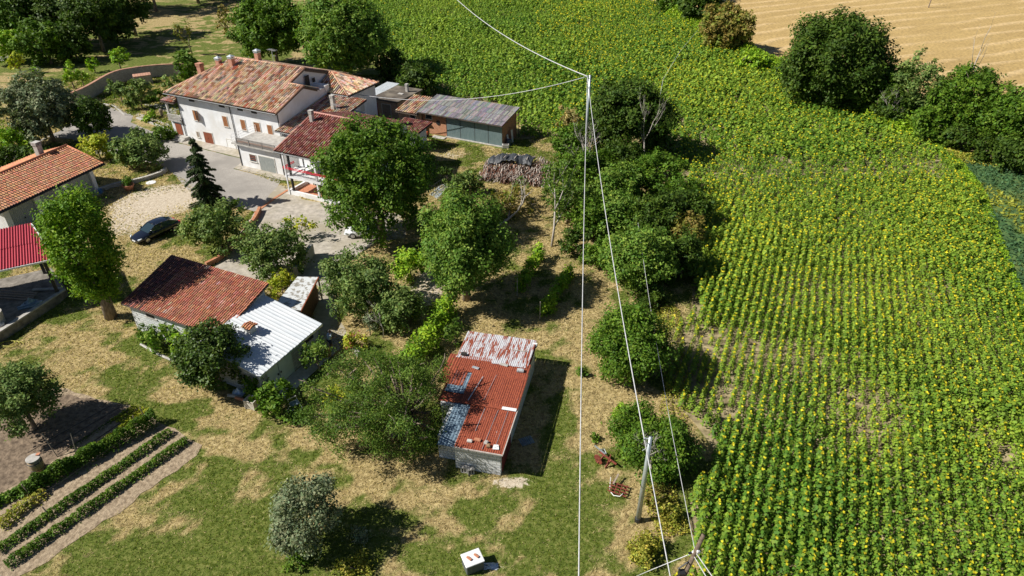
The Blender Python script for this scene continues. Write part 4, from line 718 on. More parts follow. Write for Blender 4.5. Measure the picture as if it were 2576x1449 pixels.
# ------------------------------------------------------------------ poles and cables
def sag(p, q, s, n=28): p = Vector(p); q = Vector(q); return [p.lerp(q, t / n) - Vector((0, 0, s * 4 * (t / n) * (1 - t / n))) for t in range(n + 1)]
def smooth_line(pts, n=6):
    out = []
    for i in range(len(pts) - 1):
        p0, p1, p2, p3 = pts[max(i-1, 0)], pts[i], pts[i+1], pts[min(i+2, len(pts)-1)]
        for k in range(n): t = k / n; out.append(.5 * ((2*p1) + (p2-p0)*t + (2*p0-5*p1+4*p2-p3)*t*t + (3*p1-p0-3*p2+p3)*t**3))
    return out + [pts[-1]]
TP = Vector((9.0, 79.6, 0)); SP = Vector((7.3, 26.0, 0))
def steel_pole(name, base, h, r, label):
    e = empty(name, base, 0, label, 'pole'); q = MB(); q.tube([(0, 0, .25), (0, 0, h)], [r, r * .62], 12); q.build('shaft', M['galv'], e, True)
    q = MB(); q.lathe([(r * 1.25, 0), (r * 1.25, .3), (r * 1.05, .34)], 12); q.build('base_collar', M['iron'], e)
    q = MB(); q.obox((-.35, 0, h - .12), (.1, 0, h - .12), .07, .07); q.obox((-.3, 0, h - .3), (-.3, 0, h - .05), .07, .07); q.tube([(-.25, 0, h - .1), (-.1, 0, h - .75), (-.3, .1, h - 1.1)], .02, 5); q.build('bracket', M['metal_cap'], e); return e
steel_pole('utility_pole', TP, 10.55, .19, 'tall galvanised steel pole rising from the trees between yard and sunflower field')
steel_pole('utility_pole', SP, 6.75, .16, 'shorter silver steel pole by the brambles and the rusty implements')
tt = TP + Vector((-.3, 0, 10.4)); st = SP + Vector((-.3, 0, 6.55))
def cable(name, pts, label, r=.04, m='cable', group=None): q = MB(); q.tube(pts, r, 6); return tag(q.build(name, M[m], None, True), label, 'cable', group)
cable('overhead_cable', sag(tt, (.6, -6, 9.2), 3.6), 'thick white cable running straight down the picture over the rusty shed meadow', .034)
cable('overhead_cable', sag(tt, st, 1.3), 'white cable sagging from the tall pole to the shorter silver pole', .036)
cable('overhead_cable', sag(st, (6.6, -12, 7.5), 1.0), 'white cable running from the silver pole toward the bottom edge', .03)
cable('overhead_cable', sag(tt, (-23, 182, 10.5), 3.2), 'white cable sagging from the tall pole up over the far sunflowers', .06)
cable('overhead_cable', sag(tt, FH(20.95, 12.6, 5.2), 1.6), 'thin white service cable from the tall pole to the farmhouse wing', .038)
q = MB(); q.obox((0, 0, 0), (.9, -.25, 0), .05, .05); o = q.build('cable_bracket', M['white_paint'], fh, loc=(20.85, 12.6, 5.2))
wp = empty('wooden_pole', (6.55, 18.3, 0), 0, 'leaning dark wooden pole with white insulators at the bottom edge beside the sunflowers', 'pole')
wt = P(1770, 1345, 6.4) - Vector((6.55, 18.3, 0)); wi = wt * .86
q = MB(); q.tube([(0, 0, 0), wt], [.15, .1], 9); q.build('shaft', mat_noise('creosoted_wood', (.09, .06, .04), (.2, .15, .1), 8), wp, True)
q = MB()
for k in range(5): a = wi + Vector((random.uniform(-.25, .25), random.uniform(-.15, .15), random.uniform(-.2, .2))); q.lathe([(0, 0), (.06, .02), (.05, .1), (.07, .14), (.03, .2)], 8, o=a)
q.build('insulator', M['white_paint'], wp, True); q = MB(); q.obox(wi - Vector((.3, 0, .1)), wi + Vector((.3, .1, -.05)), .08, .08); wj = wt * .68; q.box(wj.x - .3, wj.x - .02, wj.y - .2, wj.y + .1, wj.z - .5, wj.z + .25); q.tube([wt * .8, wj + Vector((-.35, 0, .4)), wj, wt * .5], .04, 5); q.build('junction_box', M['iron'], wp)
wI = Vector((6.55, 18.3, 0)) + wi
cable('telephone_cable', smooth_line([wI, P(1712, 1200, 5.2), P(1672, 985, 4.4), P(1632, 745, 4.2), P(1605, 560, 5)]), 'thin white wire from the wooden pole up along the sunflower edge', .016)
cable('telephone_cable', [P(1650, 300, 6), P(1668, 200, 6.6), P(1710, 130, 6.2), P(1758, 72, 6.6)], 'faint thin wire crossing the upper sunflower field', .022)
cable('stay_wire', [wI, P(1642, 1432, 2.2), P(1600, 1450, 1.0)], 'thin stay wire running left from the wooden pole', .02)
cable('telephone_cable', sag(wI, (14, 6, 6.5), .4, 8), 'upper of two wires leaving the wooden pole to the lower right', .024); cable('telephone_cable', sag(wI + Vector((-.1, 0, -.15)), (13.2, 6, 6.2), .6, 8), 'lower of two wires leaving the wooden pole to the lower right', .024)
p = P(2335, 20); q = MB(); q.tube([(0, 0, 0), (.25, 0, 5.5)], [.14, .1], 7); tag(q.build('wooden_pole', M['bark'], None, loc=(p.x, p.y, 0)), 'distant wooden pole standing in the harvested field at the top edge', 'pole')
# ------------------------------------------------------------------ cars (x forward)
def car(name, label, loc, rz, paint, L_, W_, Hh, boot):
    e = empty(name, loc, rz, label, 'car'); h = L_ / 2; b = W_ / 2
    st = [(-h, .72, .30, .62), (-h + .12, .86, .24, .84), (-h + .7, .96, .2, .93), (-.9, 1, .18, .93), (.3, 1, .18, .91), (1.0, .99, .18, .87), (h - .75, .95, .2, .78), (h - .2, .86, .24, .64), (h, .7, .3, .5)]
    Vv = []; n_ = 0
    for x, wk, z0, z1 in st:
        w0 = b * wk; ring = [(-w0 * .92, z0), (-w0, z0 + .18), (-w0, z1 - .14), (-w0 * .9, z1), (-w0 * .45, z1 + .035), (0, z1 + .045), (w0 * .45, z1 + .035), (w0 * .9, z1), (w0, z1 - .14), (w0, z0 + .18), (w0 * .92, z0)]; n_ = len(ring); Vv += [(x, y, z) for y, z in ring]
    q = MB(); fs = [(i * n_ + k, i * n_ + k + 1, (i + 1) * n_ + k + 1, (i + 1) * n_ + k) for i in range(len(st) - 1) for k in range(n_ - 1)] + [tuple(range(n_)), tuple(range(len(st) * n_ - 1, (len(st) - 1) * n_ - 1, -1))] + [((i + 1) * n_, (i + 1) * n_ + n_ - 1, i * n_ + n_ - 1, i * n_) for i in range(len(st) - 1)]
    q.add(Vv, fs); body = q.build('body', paint, e, True)
    m_ = body.modifiers.new('s', 'SUBSURF'); m_.levels = m_.render_levels = 1
    cab = [(-h + (.25 if boot else .05), .80, .93), (-h + (1.15 if boot else .45), .66, Hh - .08), (-.5, .66, Hh), (.25, .66, Hh - .03), (1.15, .82, .9)]
    gl = MB(); rf = MB()
    A = [(x, s * b * wk, z) for x, wk, z in cab for s in (-1, 1)]; base = [(cab[1][0] - .1, s * b * .9, .9) for s in (-1, 1)] + [(.55, s * b * .9, .9) for s in (-1, 1)]
    lo = [(x, s * b * .91, .9) for x in (cab[0][0], cab[1][0], -.5, .25, 1.15) for s in (-1, 1)]
    gl.add(A + lo, [(0, 1, 3, 2), (6, 7, 9, 8)] + [(10 + 2*i + s, 10 + 2*i + 2 + s, 2*i + 2 + s, 2*i + s) for i in range(4) for s in (0, 1)]); gl.build('glass', M['car_glass'], e)
    top = [(x, s * b * wk * k, z + dz) for x, wk, z in cab[1:4] for s, k, dz in ((-1, 1.0, .012), (-1, .5, .05), (1, .5, .05), (1, 1.0, .012))]
    rf.add(top, [(i * 4 + k, i * 4 + k + 1, i * 4 + k + 5, i * 4 + k + 4) for i in range(2) for k in range(3)])
    for s in (-1, 1):
        for i in range(4): p0 = Vector(A[2*i + (s > 0)]); p1 = Vector(A[2*i + 2 + (s > 0)]); rf.obox(p0, p1, .09, .05)
        rf.obox((-.2, s * b * .9, .9), (-.25, s * b * .665, Hh - .02), .08, .03)
    rf.build('roof', paint, e, True)
    for x in (h - .9, -h + .85):
        for s in (-1, 1):
            q = MB(); q.lathe([(.2, -.11), (.31, -.11), (.335, -.07), (.335, .07), (.31, .11), (.2, .11)], 20); q.v = [(a, c * s, z_) for a, z_, c in q.v]; q.v = [(a + x, y + s * (b - .11), z_ + .335) for a, y, z_ in q.v]; wh = q.build('wheel', M['tyre'], e, True)
            q = MB(); q.lathe([(.0, .02), (.215, .02), (.215, .06), (0, .09)], 10); q.v = [(a + x, c * s + s * (b - .06), z_ + .335) for a, z_, c in q.v]; q.build('rim', M['rim'], wh)
    for s in (-1, 1):
        q = MB(); q.slab([(h - .14, s * b * .62, .66), (h - .42, s * b * .92, .74), (h - .2, s * b * .9, .68), (h - .06, s * b * .66, .6)], .1); q.build('headlight', M['lamp_glass'], e)
        q = MB(); q.box(-h - .01, -h + .16, s * b * .5 - .18, s * b * .5 + .18, .62, .76); q.build('taillight', M['red_paint'], e)
        q = MB(); q.box(.72, .86, s * (b + .08) - .1, s * (b + .08) + .1, .9, 1.02); q.build('mirror', paint, e, bevel=.03)
    q = MB(); q.box(h - .02, h + .02, -.26, .26, .36, .47); q.build('number_plate', M['white_paint'], e)
    q = MB(); q.box(h - .06, h + .0, -.38, .38, .26, .34); q.build('grille', M['iron'], e); return e
p0, p1 = P(530, 612), P(706, 562); cc = (P(545, 605) + P(690, 565)) / 2
cc = Vector((-35.6, 60.6, 0)); car('parked_car', 'black sloping roof saloon car parked on the dry grass', (cc.x, cc.y, 0), R(180 + 57), M['car_black'], 4.75, 1.86, 1.4, True)
cw = P(925, 600); car('parked_car', 'white small car half hidden below the big round tree in the yard', (cw.x - .5, cw.y + .7, 0), R(183), M['car_white'], 3.7, 1.66, 1.5, False)
# ------------------------------------------------------------------ person beside the white roofed shed
def person(loc, rz, label):
    e = empty('person', loc, rz, label, 'person')
    me = bpy.data.meshes.new('body'); J = {'pel': (0, 0, .95, .15, .11), 'wst': (.02, 0, 1.12, .135, .1), 'chs': (.06, 0, 1.34, .17, .12), 'nck': (.1, 0, 1.5, .06, .06), 'hd0': (.13, 0, 1.58, .075, .08), 'hd1': (.15, 0, 1.68, .08, .095), 'hd2': (.14, 0, 1.76, .05, .06),
        'hl': (0, .1, .88, .095, .095), 'kl': (.04, .12, .5, .06, .06), 'al': (-.02, .12, .09, .04, .04), 'tl': (.15, .14, .04, .035, .03), 'hr': (0, -.1, .88, .095, .095), 'kr': (.1, -.12, .5, .06, .06), 'ar': (.06, -.12, .09, .04, .04), 'tr': (.23, -.14, .04, .035, .03),
        'sl': (.08, .19, 1.43, .06, .06), 'el': (.16, .26, 1.16, .042, .042), 'wl': (.4, .18, 1.1, .03, .026), 'pl': (.48, .16, 1.1, .035, .018), 'sr': (.08, -.19, 1.43, .06, .06), 'er': (.16, -.26, 1.16, .042, .042), 'wr': (.4, -.16, 1.14, .03, .026), 'pr': (.48, -.13, 1.14, .035, .018)}
    E = [('pel', 'wst'), ('wst', 'chs'), ('chs', 'nck'), ('nck', 'hd0'), ('hd0', 'hd1'), ('hd1', 'hd2'), ('pel', 'hl'), ('hl', 'kl'), ('kl', 'al'), ('al', 'tl'), ('pel', 'hr'), ('hr', 'kr'), ('kr', 'ar'), ('ar', 'tr'), ('chs', 'sl'), ('sl', 'el'), ('el', 'wl'), ('wl', 'pl'), ('chs', 'sr'), ('sr', 'er'), ('er', 'wr'), ('wr', 'pr')]
    for s, w0 in (('l', 1), ('r', -1)):
        b = J['p' + s]
        for f in range(4): ln = (.075, .085, .08, .06)[f]; y = b[1] + (f - 1.5) * .02; J[f'f{s}{f}a'] = (b[0] + .03 + ln * .5, y, b[2] - .005, .009, .009); J[f'f{s}{f}b'] = (b[0] + .03 + ln * .9, y, b[2] - .03, .008, .008); E += [('p' + s, f'f{s}{f}a'), (f'f{s}{f}a', f'f{s}{f}b')]
        J[f't{s}a'] = (b[0] + .01, b[1] - w0 * .045, b[2] - .01, .01, .01); E.append(('p' + s, f't{s}a'))
    ks = list(J); me.from_pydata([J[k][:3] for k in ks], [(ks.index(a), ks.index(b)) for a, b in E], []); o = bpy.data.objects.new('body', me); col.objects.link(o); o.parent = e; me.materials.append(M['skin'])
    sk = o.modifiers.new('skin', 'SKIN'); sk.use_smooth_shade = True
    for i, k in enumerate(ks): me.skin_vertices[0].data[i].radius = J[k][3:]; me.skin_vertices[0].data[i].use_root = (k == 'pel')
    o.modifiers.new('sub', 'SUBSURF').levels = 1
    q = MB(); q.tube([(0, 0, .93), (.02, 0, 1.1), (.05, 0, 1.32), (.08, 0, 1.44), (.1, 0, 1.5)], [.175, .16, .2, .17, .08], 12); q.tube([(.08, .15, 1.42), (.13, .25, 1.26)], [.085, .075], 8); q.tube([(.08, -.15, 1.42), (.13, -.25, 1.26)], [.085, .075], 8); q.build('t_shirt', M['tee'], e, True)
    q = MB(); q.tube([(0, 0, 1.0), (0, 0, .82)], [.18, .19], 12); q.tube([(0, .09, .9), (.03, .12, .58)], [.12, .1], 9); q.tube([(0, -.09, .9), (.07, -.12, .58)], [.12, .1], 9); q.build('shorts', M['shorts'], e, True)
    q = MB(); q.lathe([(.06, -.06), (.105, -.02), (.11, .04), (.08, .1), (.02, .13)], 12, o=(.12, 0, 1.69)); q.build('hair', M['hair'], e, True)
    q = MB()
    for s in (-1, 1): q.lathe([(.003, -.012), (.013, 0), (.003, .012)], 6, o=(.235, s * .033, 1.69))
    q.build('eyes', M['dark'], e); q = MB(); q.add([(.24, -.015, 1.65), (.24, .015, 1.65), (.268, 0, 1.652), (.235, 0, 1.69)], [(0, 1, 2), (0, 2, 3), (1, 3, 2)]); q.lathe([(.0, -.006), (.02, 0), (.0, .006)], 6, o=(.225, 0, 1.61)); q.build('nose_and_mouth', M['skin'], e)
    return e
pp = BN(17.0, 4.1); person((pp.x, pp.y, 0), R(25), 'person in pale blue T-shirt and dark shorts standing with hands forward')
q = MB(); q.lathe([(0, 0), (.26, 0), (.3, .35), (.22, .75), (.26, .95), (.0, .9)], 12); sk_ = BN(17.35, 3.3); o = q.build('brown_sack', M['sack'], None, True, loc=(sk_.x, sk_.y, .04)); tag(o, 'upright brown sack beside the person at the shed corner', 'sack')
# ------------------------------------------------------------------ walls, pots and small things
def wall_line(name, label, pts, h, t, mat_, cap=None, cat='wall', z0=0):
    e = empty(name, (pts[0].x, pts[0].y, z0), 0, label, cat); o_ = Vector((pts[0].x, pts[0].y, 0)); q = MB(); c = MB()
    L_, R_ = [], []
    for i, p in enumerate(pts):
        d = (pts[min(i + 1, len(pts) - 1)] - pts[max(i - 1, 0)]).normalized(); n_ = Vector((-d.y, d.x, 0)); L_.append(p - o_ + n_ * t / 2); R_.append(p - o_ - n_ * t / 2)
    k = len(pts); vs_ = [(*v[:2], z) for z in (0, h) for v in L_ + R_]; top = 2 * k
    fs = [(i, i + 1, top + i + 1, top + i) for i in range(k - 1)] + [(k + i + 1, k + i, top + k + i, top + k + i + 1) for i in range(k - 1)] + [(top + i, top + i + 1, top + k + i + 1, top + k + i) for i in range(k - 1)] + [(0, top, top + k, k), (k - 1, 2 * k - 1, top + 2 * k - 1, top + k - 1)]
    q.add(vs_, fs); q.build('masonry', mat_, e)
    if cap:
        cw_ = t * .55
        for i in range(k - 1):
            a, b = pts[i] - o_, pts[i + 1] - o_; n_ = max(1, int((b - a).length / .35))
            for j in range(n_): s0 = a.lerp(b, j / n_); s1 = a.lerp(b, (j + .93) / n_); v_ = random.uniform(.8, 1.15); c.obox(s0 + Vector((0, 0, h + .05)), s1 + Vector((0, 0, h + .05)), cw_ * 2, .1, c=tuple(x * v_ for x in (.5, .27, .18)))
        c.build('coping', M[cap] if isinstance(cap, str) else cap, e)
    return e
smooth = smooth_line
wall_line('garden_wall', 'long curved stone wall with tile coping along the lawn above the driveway', smooth(Q((180,270),(225,250),(285,215),(330,202),(400,193),(470,190))), 1.9, .4, M['stone_wall'], 'tile')
wall_line('low_stone_wall', 'low curved stone wall between garages and driveway, ending in an urn', smooth(Q((252,482),(290,470),(330,462),(370,452),(405,440),(418,430))), .45, .35, M['stone_wall'])
wall_line('retaining_wall', 'low reddish wall along the big rosemary bush beside the yard', smooth(Q((520,672),(560,650),(600,610),(640,560),(655,530))), .5, .3, M['brick'])
wall_line('concrete_wall', 'short rough concrete retaining wall right of the olive bush in the yard', [P(746, 700), P(765, 672), P(788, 640)], 1.15, .35, M['concrete'])
wall_line('wall', 'low concrete wall with a step beside the person', [BN(17.2, 5.4), BN(19.6, 4.2)], .5, .25, M['concrete'])
wall_line('well_house_wall', 'low wall piece with tile top inside the curved garden wall', Q((340,212),(385,206)), 1.3, 1.6, M['stone_wall'], 'tile')
wall_line('path_kerb', 'pale kerb of the flower bed in front of the farmhouse', Q((345,298),(410,322),(445,340)), .2, .25, M['concrete']); wall_line('path_kerb', 'long thin kerb round the olive tree lawn beside the driveway', Q((262,262),(290,270),(315,290),(330,290)), .12, .2, M['concrete'])
wall_line('house_edging', 'reddish gutter strip across the driveway at the yard entrance', Q((642,536),(690,500),(725,478)), .06, .3, M['brick'])
pt = P(326, 478); e = empty('flower_pot', (pt.x, pt.y, 0), 0, 'large terracotta urn with a small green plant on the low stone wall end', 'pot')
q = MB(); q.lathe([(.3, 0), (.35, .05), (.6, .5), (.66, .62), (.66, .7), (.58, .7), (.52, .55)], 18); q.build('urn', M['terracotta'], e, True)
pts, out, idx, nc = crown_pts([(0, 0, 1.15, .45, .45, .4)], 400, .5, .15); a, b, c = leaf_mesh(pts, .2, palette('oak', nc, idx), out); np_obj('plant', a, b, M['leaf'], e, c)
for (vx, vy), hh, lb in (((412, 437), .55, 'short stone urn at the end of the low curved wall'), ((408, 292), 1.0, 'dark stone post standing in the small front garden')):
    p = P(vx, vy); q = MB(); q.lathe([(.2, 0), (.16, .1), (.22, hh * .5), (.28, hh * .8), (.2, hh), (.05, hh * 1.02)], 12); tag(q.build('stone_urn' if hh < .6 else 'stone_post', M['concrete'] if hh < .6 else M['bark'], None, True, loc=(p.x, p.y, 0)), lb, 'urn' if hh < .6 else 'post')
p = P(380, 460); q = MB(); q.lathe([(0, 0), (.55, 0), (.55, .06), (0, .08)], 16); tag(q.build('stone_disc', M['white_plaster'], None, loc=(p.x, p.y, 0)), 'pale round stone cover in the grass near the urn', 'cover')
p = P(252, 484); q = MB(); q.lathe([(.2, 0), (.24, .5), (.2, .52), (0, .5)], 12); tag(q.build('blue_bucket', mat_plain('blue_plastic', (.08, .2, .4), .5), None, loc=(p.x + .2, p.y - .2, 0)), 'blue bucket at the corner of the garage block', 'bucket')
p = P(676, 519); q = MB(); q.box(-.35, .35, -.2, .2, .012, .03); o = q.build('drain_cover', M['iron'], None, loc=(p.x, p.y, .01)); o.rotation_euler = (0, 0, R(-26)); tag(o, 'rusty drain cover set in the driveway near the porch', 'drain cover')
# firewood heap
p = P(1300, 452); fw = []
LG = MB(); rr = random.Random(5)
for k in range(1700):
    t = rr.uniform(-1, 1); back = rr.random(); xx = t * 4.1 + rr.uniform(-.2, .2); hh = 1.75 * (1 - abs(t) ** 4 * .5); zz = rr.uniform(.0, 1) * hh * (.35 + .65 * back); yy = -2.6 + back * 4.3
    if zz < hh * (back - .4) * .75: zz = hh * back
    d = Vector((rr.uniform(-.45, .35), -1, rr.uniform(-.35, .12))).normalized(); l = rr.uniform(.4, 1.1); c0 = Vector((xx, yy, zz + .08)); sh_ = rr.uniform(.6, 1.2); cl = tuple(x * sh_ for x in rr.choice([(.48, .4, .34), (.6, .52, .45), (.36, .27, .22), (.3, .14, .09)]))
    LG.tube([c0 - d * l / 2, c0 + Vector((rr.uniform(-.06, .06), 0, rr.uniform(-.04, .04))), c0 + d * l / 2], [rr.uniform(.03, .065)] * 2 + [.035], 5, c=cl)
o = LG.build('firewood_heap', mat_col('cut_wood', .9, 8, .3), None, loc=(p.x + .1, p.y + 1.2, 0)); o.rotation_euler = (0, 0, R(-14)); tag(o, 'long heap of cut branches and firewood, partly under a black tarpaulin', 'firewood', kind='stuff')
n1, n2 = 46, 22; tv = []
for j in range(n2):
    for i in range(n1):
        u, v = i / (n1 - 1), j / (n2 - 1); xx = -3.7 + u * 5.4; rid = 1.8 * (1 - abs(xx / 3.9) ** 4 * .5); zz = rid + .25 - 1.6 * max(0, .38 - v) ** 1.5 * (1 + .6 * math.sin(u * 9)) - 2.3 * max(0, v - .6) ** 1.4 + .07 * math.sin(u * 60 + v * 6) * (abs(v - .5) + .3) + .12 * math.sin(u * 23 + 2 * v)
        tv.append((xx, -.1 + v * 2.5 + .12 * math.sin(u * 17), zz))
q = MB(); q.add(tv, [(j * n1 + i, j * n1 + i + 1, (j + 1) * n1 + i + 1, (j + 1) * n1 + i) for j in range(n2 - 1) for i in range(n1 - 1)]); o = q.build('tarpaulin', M['tarp'], None, True, loc=(p.x + .1, p.y + 1.2, .0)); o.rotation_euler = (0, 0, R(-14)); o.modifiers.new('t', 'SOLIDIFY').thickness = .02; tag(o, 'black tarpaulin draped over the top of the firewood heap', 'tarpaulin')
for k, (u, lb) in enumerate(((-2.6, 'leftmost stick'), (-1.6, 'second stick from the left'), (-.4, 'middle stick'), (1.0, 'rightmost stick'))):
    q = MB(); q.tube([(0, -.5, .0), (.05, 0, .03), (.15, .55, .0)], [.05, .06, .045], 6); c, s = math.cos(R(-14)), math.sin(R(-14)); o = q.build('holding_stick', M['deadwood'], None, True, loc=(p.x + .1 + u * c - .5 * s, p.y + 1.2 + u * s + .5 * c, 2.08)); o.rotation_euler = (0, 0, R(-30 + 9 * k)); tag(o, 'pale ' + lb + ' holding down the black tarpaulin', 'stick')
p = P(1272, 372); e = empty('stone_trough', (p.x, p.y, 0), 0, 'small stone trough between the shed corner and the tarpaulin', 'trough'); q = MB(); q.box(-.45, .45, -.3, .3, 0, .5); q.build('basin', M['concrete'], e, bevel=.05); q = MB(); q.box(-.32, .32, -.18, .18, .5, .52); q.build('soil', M['dark'], e)
for k, (x, y, hh, tl, lb) in enumerate(((12.75, 3.2, 1.7, .1, 'white board leaning on the right end of the brick shed, the taller one'), (12.6, 2.4, 1.3, .2, 'short white board leaning on the right end of the brick shed'))):
    q = MB(); q.box(-.05, .0, -.2, .2, 0, hh); pz = FH(28 + x - .2, 15 + y); o = q.build('leaning_board', M['white_paint'], None, loc=(pz.x, pz.y, 0)); o.rotation_euler = (0, -tl, FHR); tag(o, lb, 'board')
pz = FH(40.3, 16.9); q = MB(); q.lathe([(0, 0), (.3, 0), (.32, .8), (.28, .82), (0, .8)], 14); tag(q.build('blue_drum', mat_plain('dark_blue_drum', (.05, .08, .12), .6), None, loc=(pz.x + .3, pz.y, 0)), 'dark blue drum by the right end of the brick shed', 'drum')
q = MB()
for k in range(7): q.obox((-.9, k * .1 - .3, .05 + .04 * (k % 3)), (.9, k * .12 - .35, .07 + .04 * (k % 2)), .12, .06)
pz = FH(31.0, 15.4); o = q.build('plank_stack', M['concrete'], None, loc=(pz.x, pz.y, 0)); o.rotation_euler = (0, 0, FHR); tag(o, 'pale planks stacked on the grass in front of the brick shed', 'planks')
pz = FH(29.2, 14.9); e = empty('garden_tractor', (pz.x, pz.y, 0), FHR, 'small red motor cultivator standing by the brick shed wall', 'machine'); q = MB(); q.box(-.3, .35, -.2, .2, .35, .75); q.build('engine', mat_plain('orange_red_paint', (.5, .1, .03), .5), e, bevel=.05)
for s in (-1, 1): q = MB(); q.lathe([(.1, -.08), (.32, -.08), (.34, 0), (.32, .08), (.1, .08)], 14); q.v = [(a, c + s * .3, b + .34) for a, b, c in q.v]; q.build('wheel', M['tyre'], e)
q = MB(); q.tube([(-.2, -.12, .6), (-1.1, -.25, 1.0)], .025, 5); q.tube([(-.2, .12, .6), (-1.1, .25, 1.0)], .025, 5); q.build('handlebar', M['iron'], e)
# planter tank, pipes, junk by the laurel
p = P(637, 1022); e = empty('concrete_tank', (p.x, p.y, 0), R(-20), 'pale square concrete tank with green inside at the edge of the dry grass', 'tank')
q = MB(); t = .06; q.box(-.42, .42, -.36, -.36 + t, 0, .72); q.box(-.42, .42, .36 - t, .36, 0, .72); q.box(-.42, -.42 + t, -.36 + t, .36 - t, 0, .72); q.box(.42 - t, .42, -.36 + t, .36 - t, 0, .72); q.build('shell', mat_noise('stained_tank', (.42, .38, .31), (.62, .58, .5), 4), e); q = MB(); q.box(-.35, .35, -.29, .29, .4, .45); q.build('water', mat_plain('green_water', (.02, .12, .1), .1), e)
for k, (vx, vy, a, lb) in enumerate(((610, 1008, -.35, 'terracotta drain pipe lying left of the concrete tank, nearer one'), (592, 1000, -.2, 'pale clay pipe lying under the laurel'))):
    p = P(vx, vy); q = MB(); q.tube([(-.55, 0, .13), (.55, 0, .13)], .12, 12); o = q.build('drain_pipe', M['terracotta'] if k == 0 else M['concrete'], None, True, loc=(p.x, p.y, 0)); o.rotation_euler = (0, 0, a); tag(o, lb, 'pipe')
p = P(601, 990); q = MB(); crumpled(q, 0, 0, 0, .9, .7, .55, 3); tag(q.build('plastic_bag', M['tee'], None, loc=(p.x, p.y, .05)), 'crumpled pale blue plastic bag under the dark laurel', 'bag')
p = P(745, 1028); e = empty('broken_chair', (p.x, p.y, 0), .7, 'broken white metal frame chair lying among the weeds', 'chair'); q = MB()
for a, b in (((-.35, -.3, .05), (-.3, .3, .5)), ((.35, -.3, .05), (.3, .3, .5)), ((-.3, .3, .5), (.3, .3, .5)), ((-.35, -.3, .05), (.35, -.3, .05)), ((-.3, .3, .5), (-.4, .1, 1.0)), ((.3, .3, .5), (.2, .1, 1.0)), ((-.4, .1, 1.0), (.2, .1, 1.0))): q.obox(a, b, .04, .04)
q.build('frame', M['white_paint'], e); q = MB(); q.slab([(-.3, -.05, .35), (.3, -.05, .35), (.28, .3, .52), (-.28, .3, .52)], .03); q.build('seat', M['blue_sheet'], e)
p = P(733, 1032); q = MB(); crumpled(q, 0, 0, 0, .5, .5, .4, 8); tag(q.build('plastic_bag', M['white_paint'], None, loc=(p.x, p.y, .02)), 'small white plastic bag beside the broken chair', 'bag')
pts = smooth(Q((355, 868), (385, 885), (410, 898), (450, 915)), 8); q = MB(); q.tube([v + Vector((0, 0, .08)) for v in pts], .1, 6); tag(q.build('stone_edging', M['concrete'], None), 'thin pale stone edging line along the bank below the barn', 'edging')
# barrel in the vegetable garden
p = P(98, 1182); e = empty('barrel', (p.x, p.y, 0), 0, 'pale wooden barrel with grey lid in the vegetable garden', 'barrel'); q = MB(); q.lathe([(.34, 0), (.4, .3), (.42, .6), (.36, 1.0)], 20); q.build('staves', mat_noise('barrel_wood', (.24, .17, .09), (.42, .32, .2), 6, stretch=(3, 3, .3)), e, True)
q = MB(); q.lathe([(.4, .0), (.4, .06), (0, .09)], 20, o=(0, 0, 1.0)); q.build('lid', M['concrete'], e); q = MB(); q.lathe([(.38, .0), (.42, .02), (.38, .06)], 20, o=(0, 0, .25)); q.lathe([(.39, .0), (.43, .02), (.39, .06)], 20, o=(0, 0, .75)); q.build('hoop', M['iron'], e)
q = MB(); q.slab([(-.12, -.1, .08), (.12, -.1, .12), (.12, .1, .12), (-.12, .1, .08)], .03); tag(q.build('roof_tile', M['terracotta'], None, loc=(p.x + .22, p.y + .25, 1.06)), 'broken red tile lying on the barrel lid', 'tile')
for k, (vx, vy, hh, lx, ly, lb) in enumerate(((110, 1185, 1.0, .05, 0, 'short stake in front of the barrel'), (145, 1150, 1.7, -.6, .4, 'leaning stake behind the barrel, the left one'), (195, 1150, 1.5, -.25, .6, 'leaning stake behind the barrel, the right one'), (80, 1250, 1.1, -.2, 0, 'dark stake at the left of the bean rows'), (125, 1300, .9, -.1, 0, 'stake at the lower end of the wire'), (370, 1062, 1.3, -.1, 0, 'thin cane at the top end of the tomato row'), (345, 1082, 1.3, .1, 0, 'thin cane a step below the top end of the tomato row'))):
    p = P(vx, vy); q = MB(); q.obox((0, 0, 0), (lx, ly, hh), .05, .05); tag(q.build('stake', M['shutter_grey'], None, loc=(p.x, p.y, 0)), lb, 'stake')
cable('garden_wire', [P(20, 1290, .9), P(150, 1215, .9), P(330, 1090, .8)], 'thin wire strung along the bean rows', .012, 'iron')
for k in range(6):
    a0, a1 = ((150 + 10*k, 1150 - 20*k), (390 - 28*k, 1010 + 2*k)); pts = [P(70 + 38*k, 1140 + 2*k) + Vector((0, 0, .03)), P(200 + 30*k, 1065 + 3*k) + Vector((0, 0, .04)), P(280 + 22*k, 1020 + 4*k) + Vector((0, 0, .03))]
    q = MB(); q.tube(smooth(pts, 5), .018, 5); tag(q.build('drip_hose', M['iron'], None), 'black drip hose on the vegetable soil, ' + ('leftmost', 'second from the left', 'third from the left', 'third from the right', 'second from the right', 'rightmost, nearest the lettuces')[k], 'hose', 'drip hoses laid side by side on the soil')
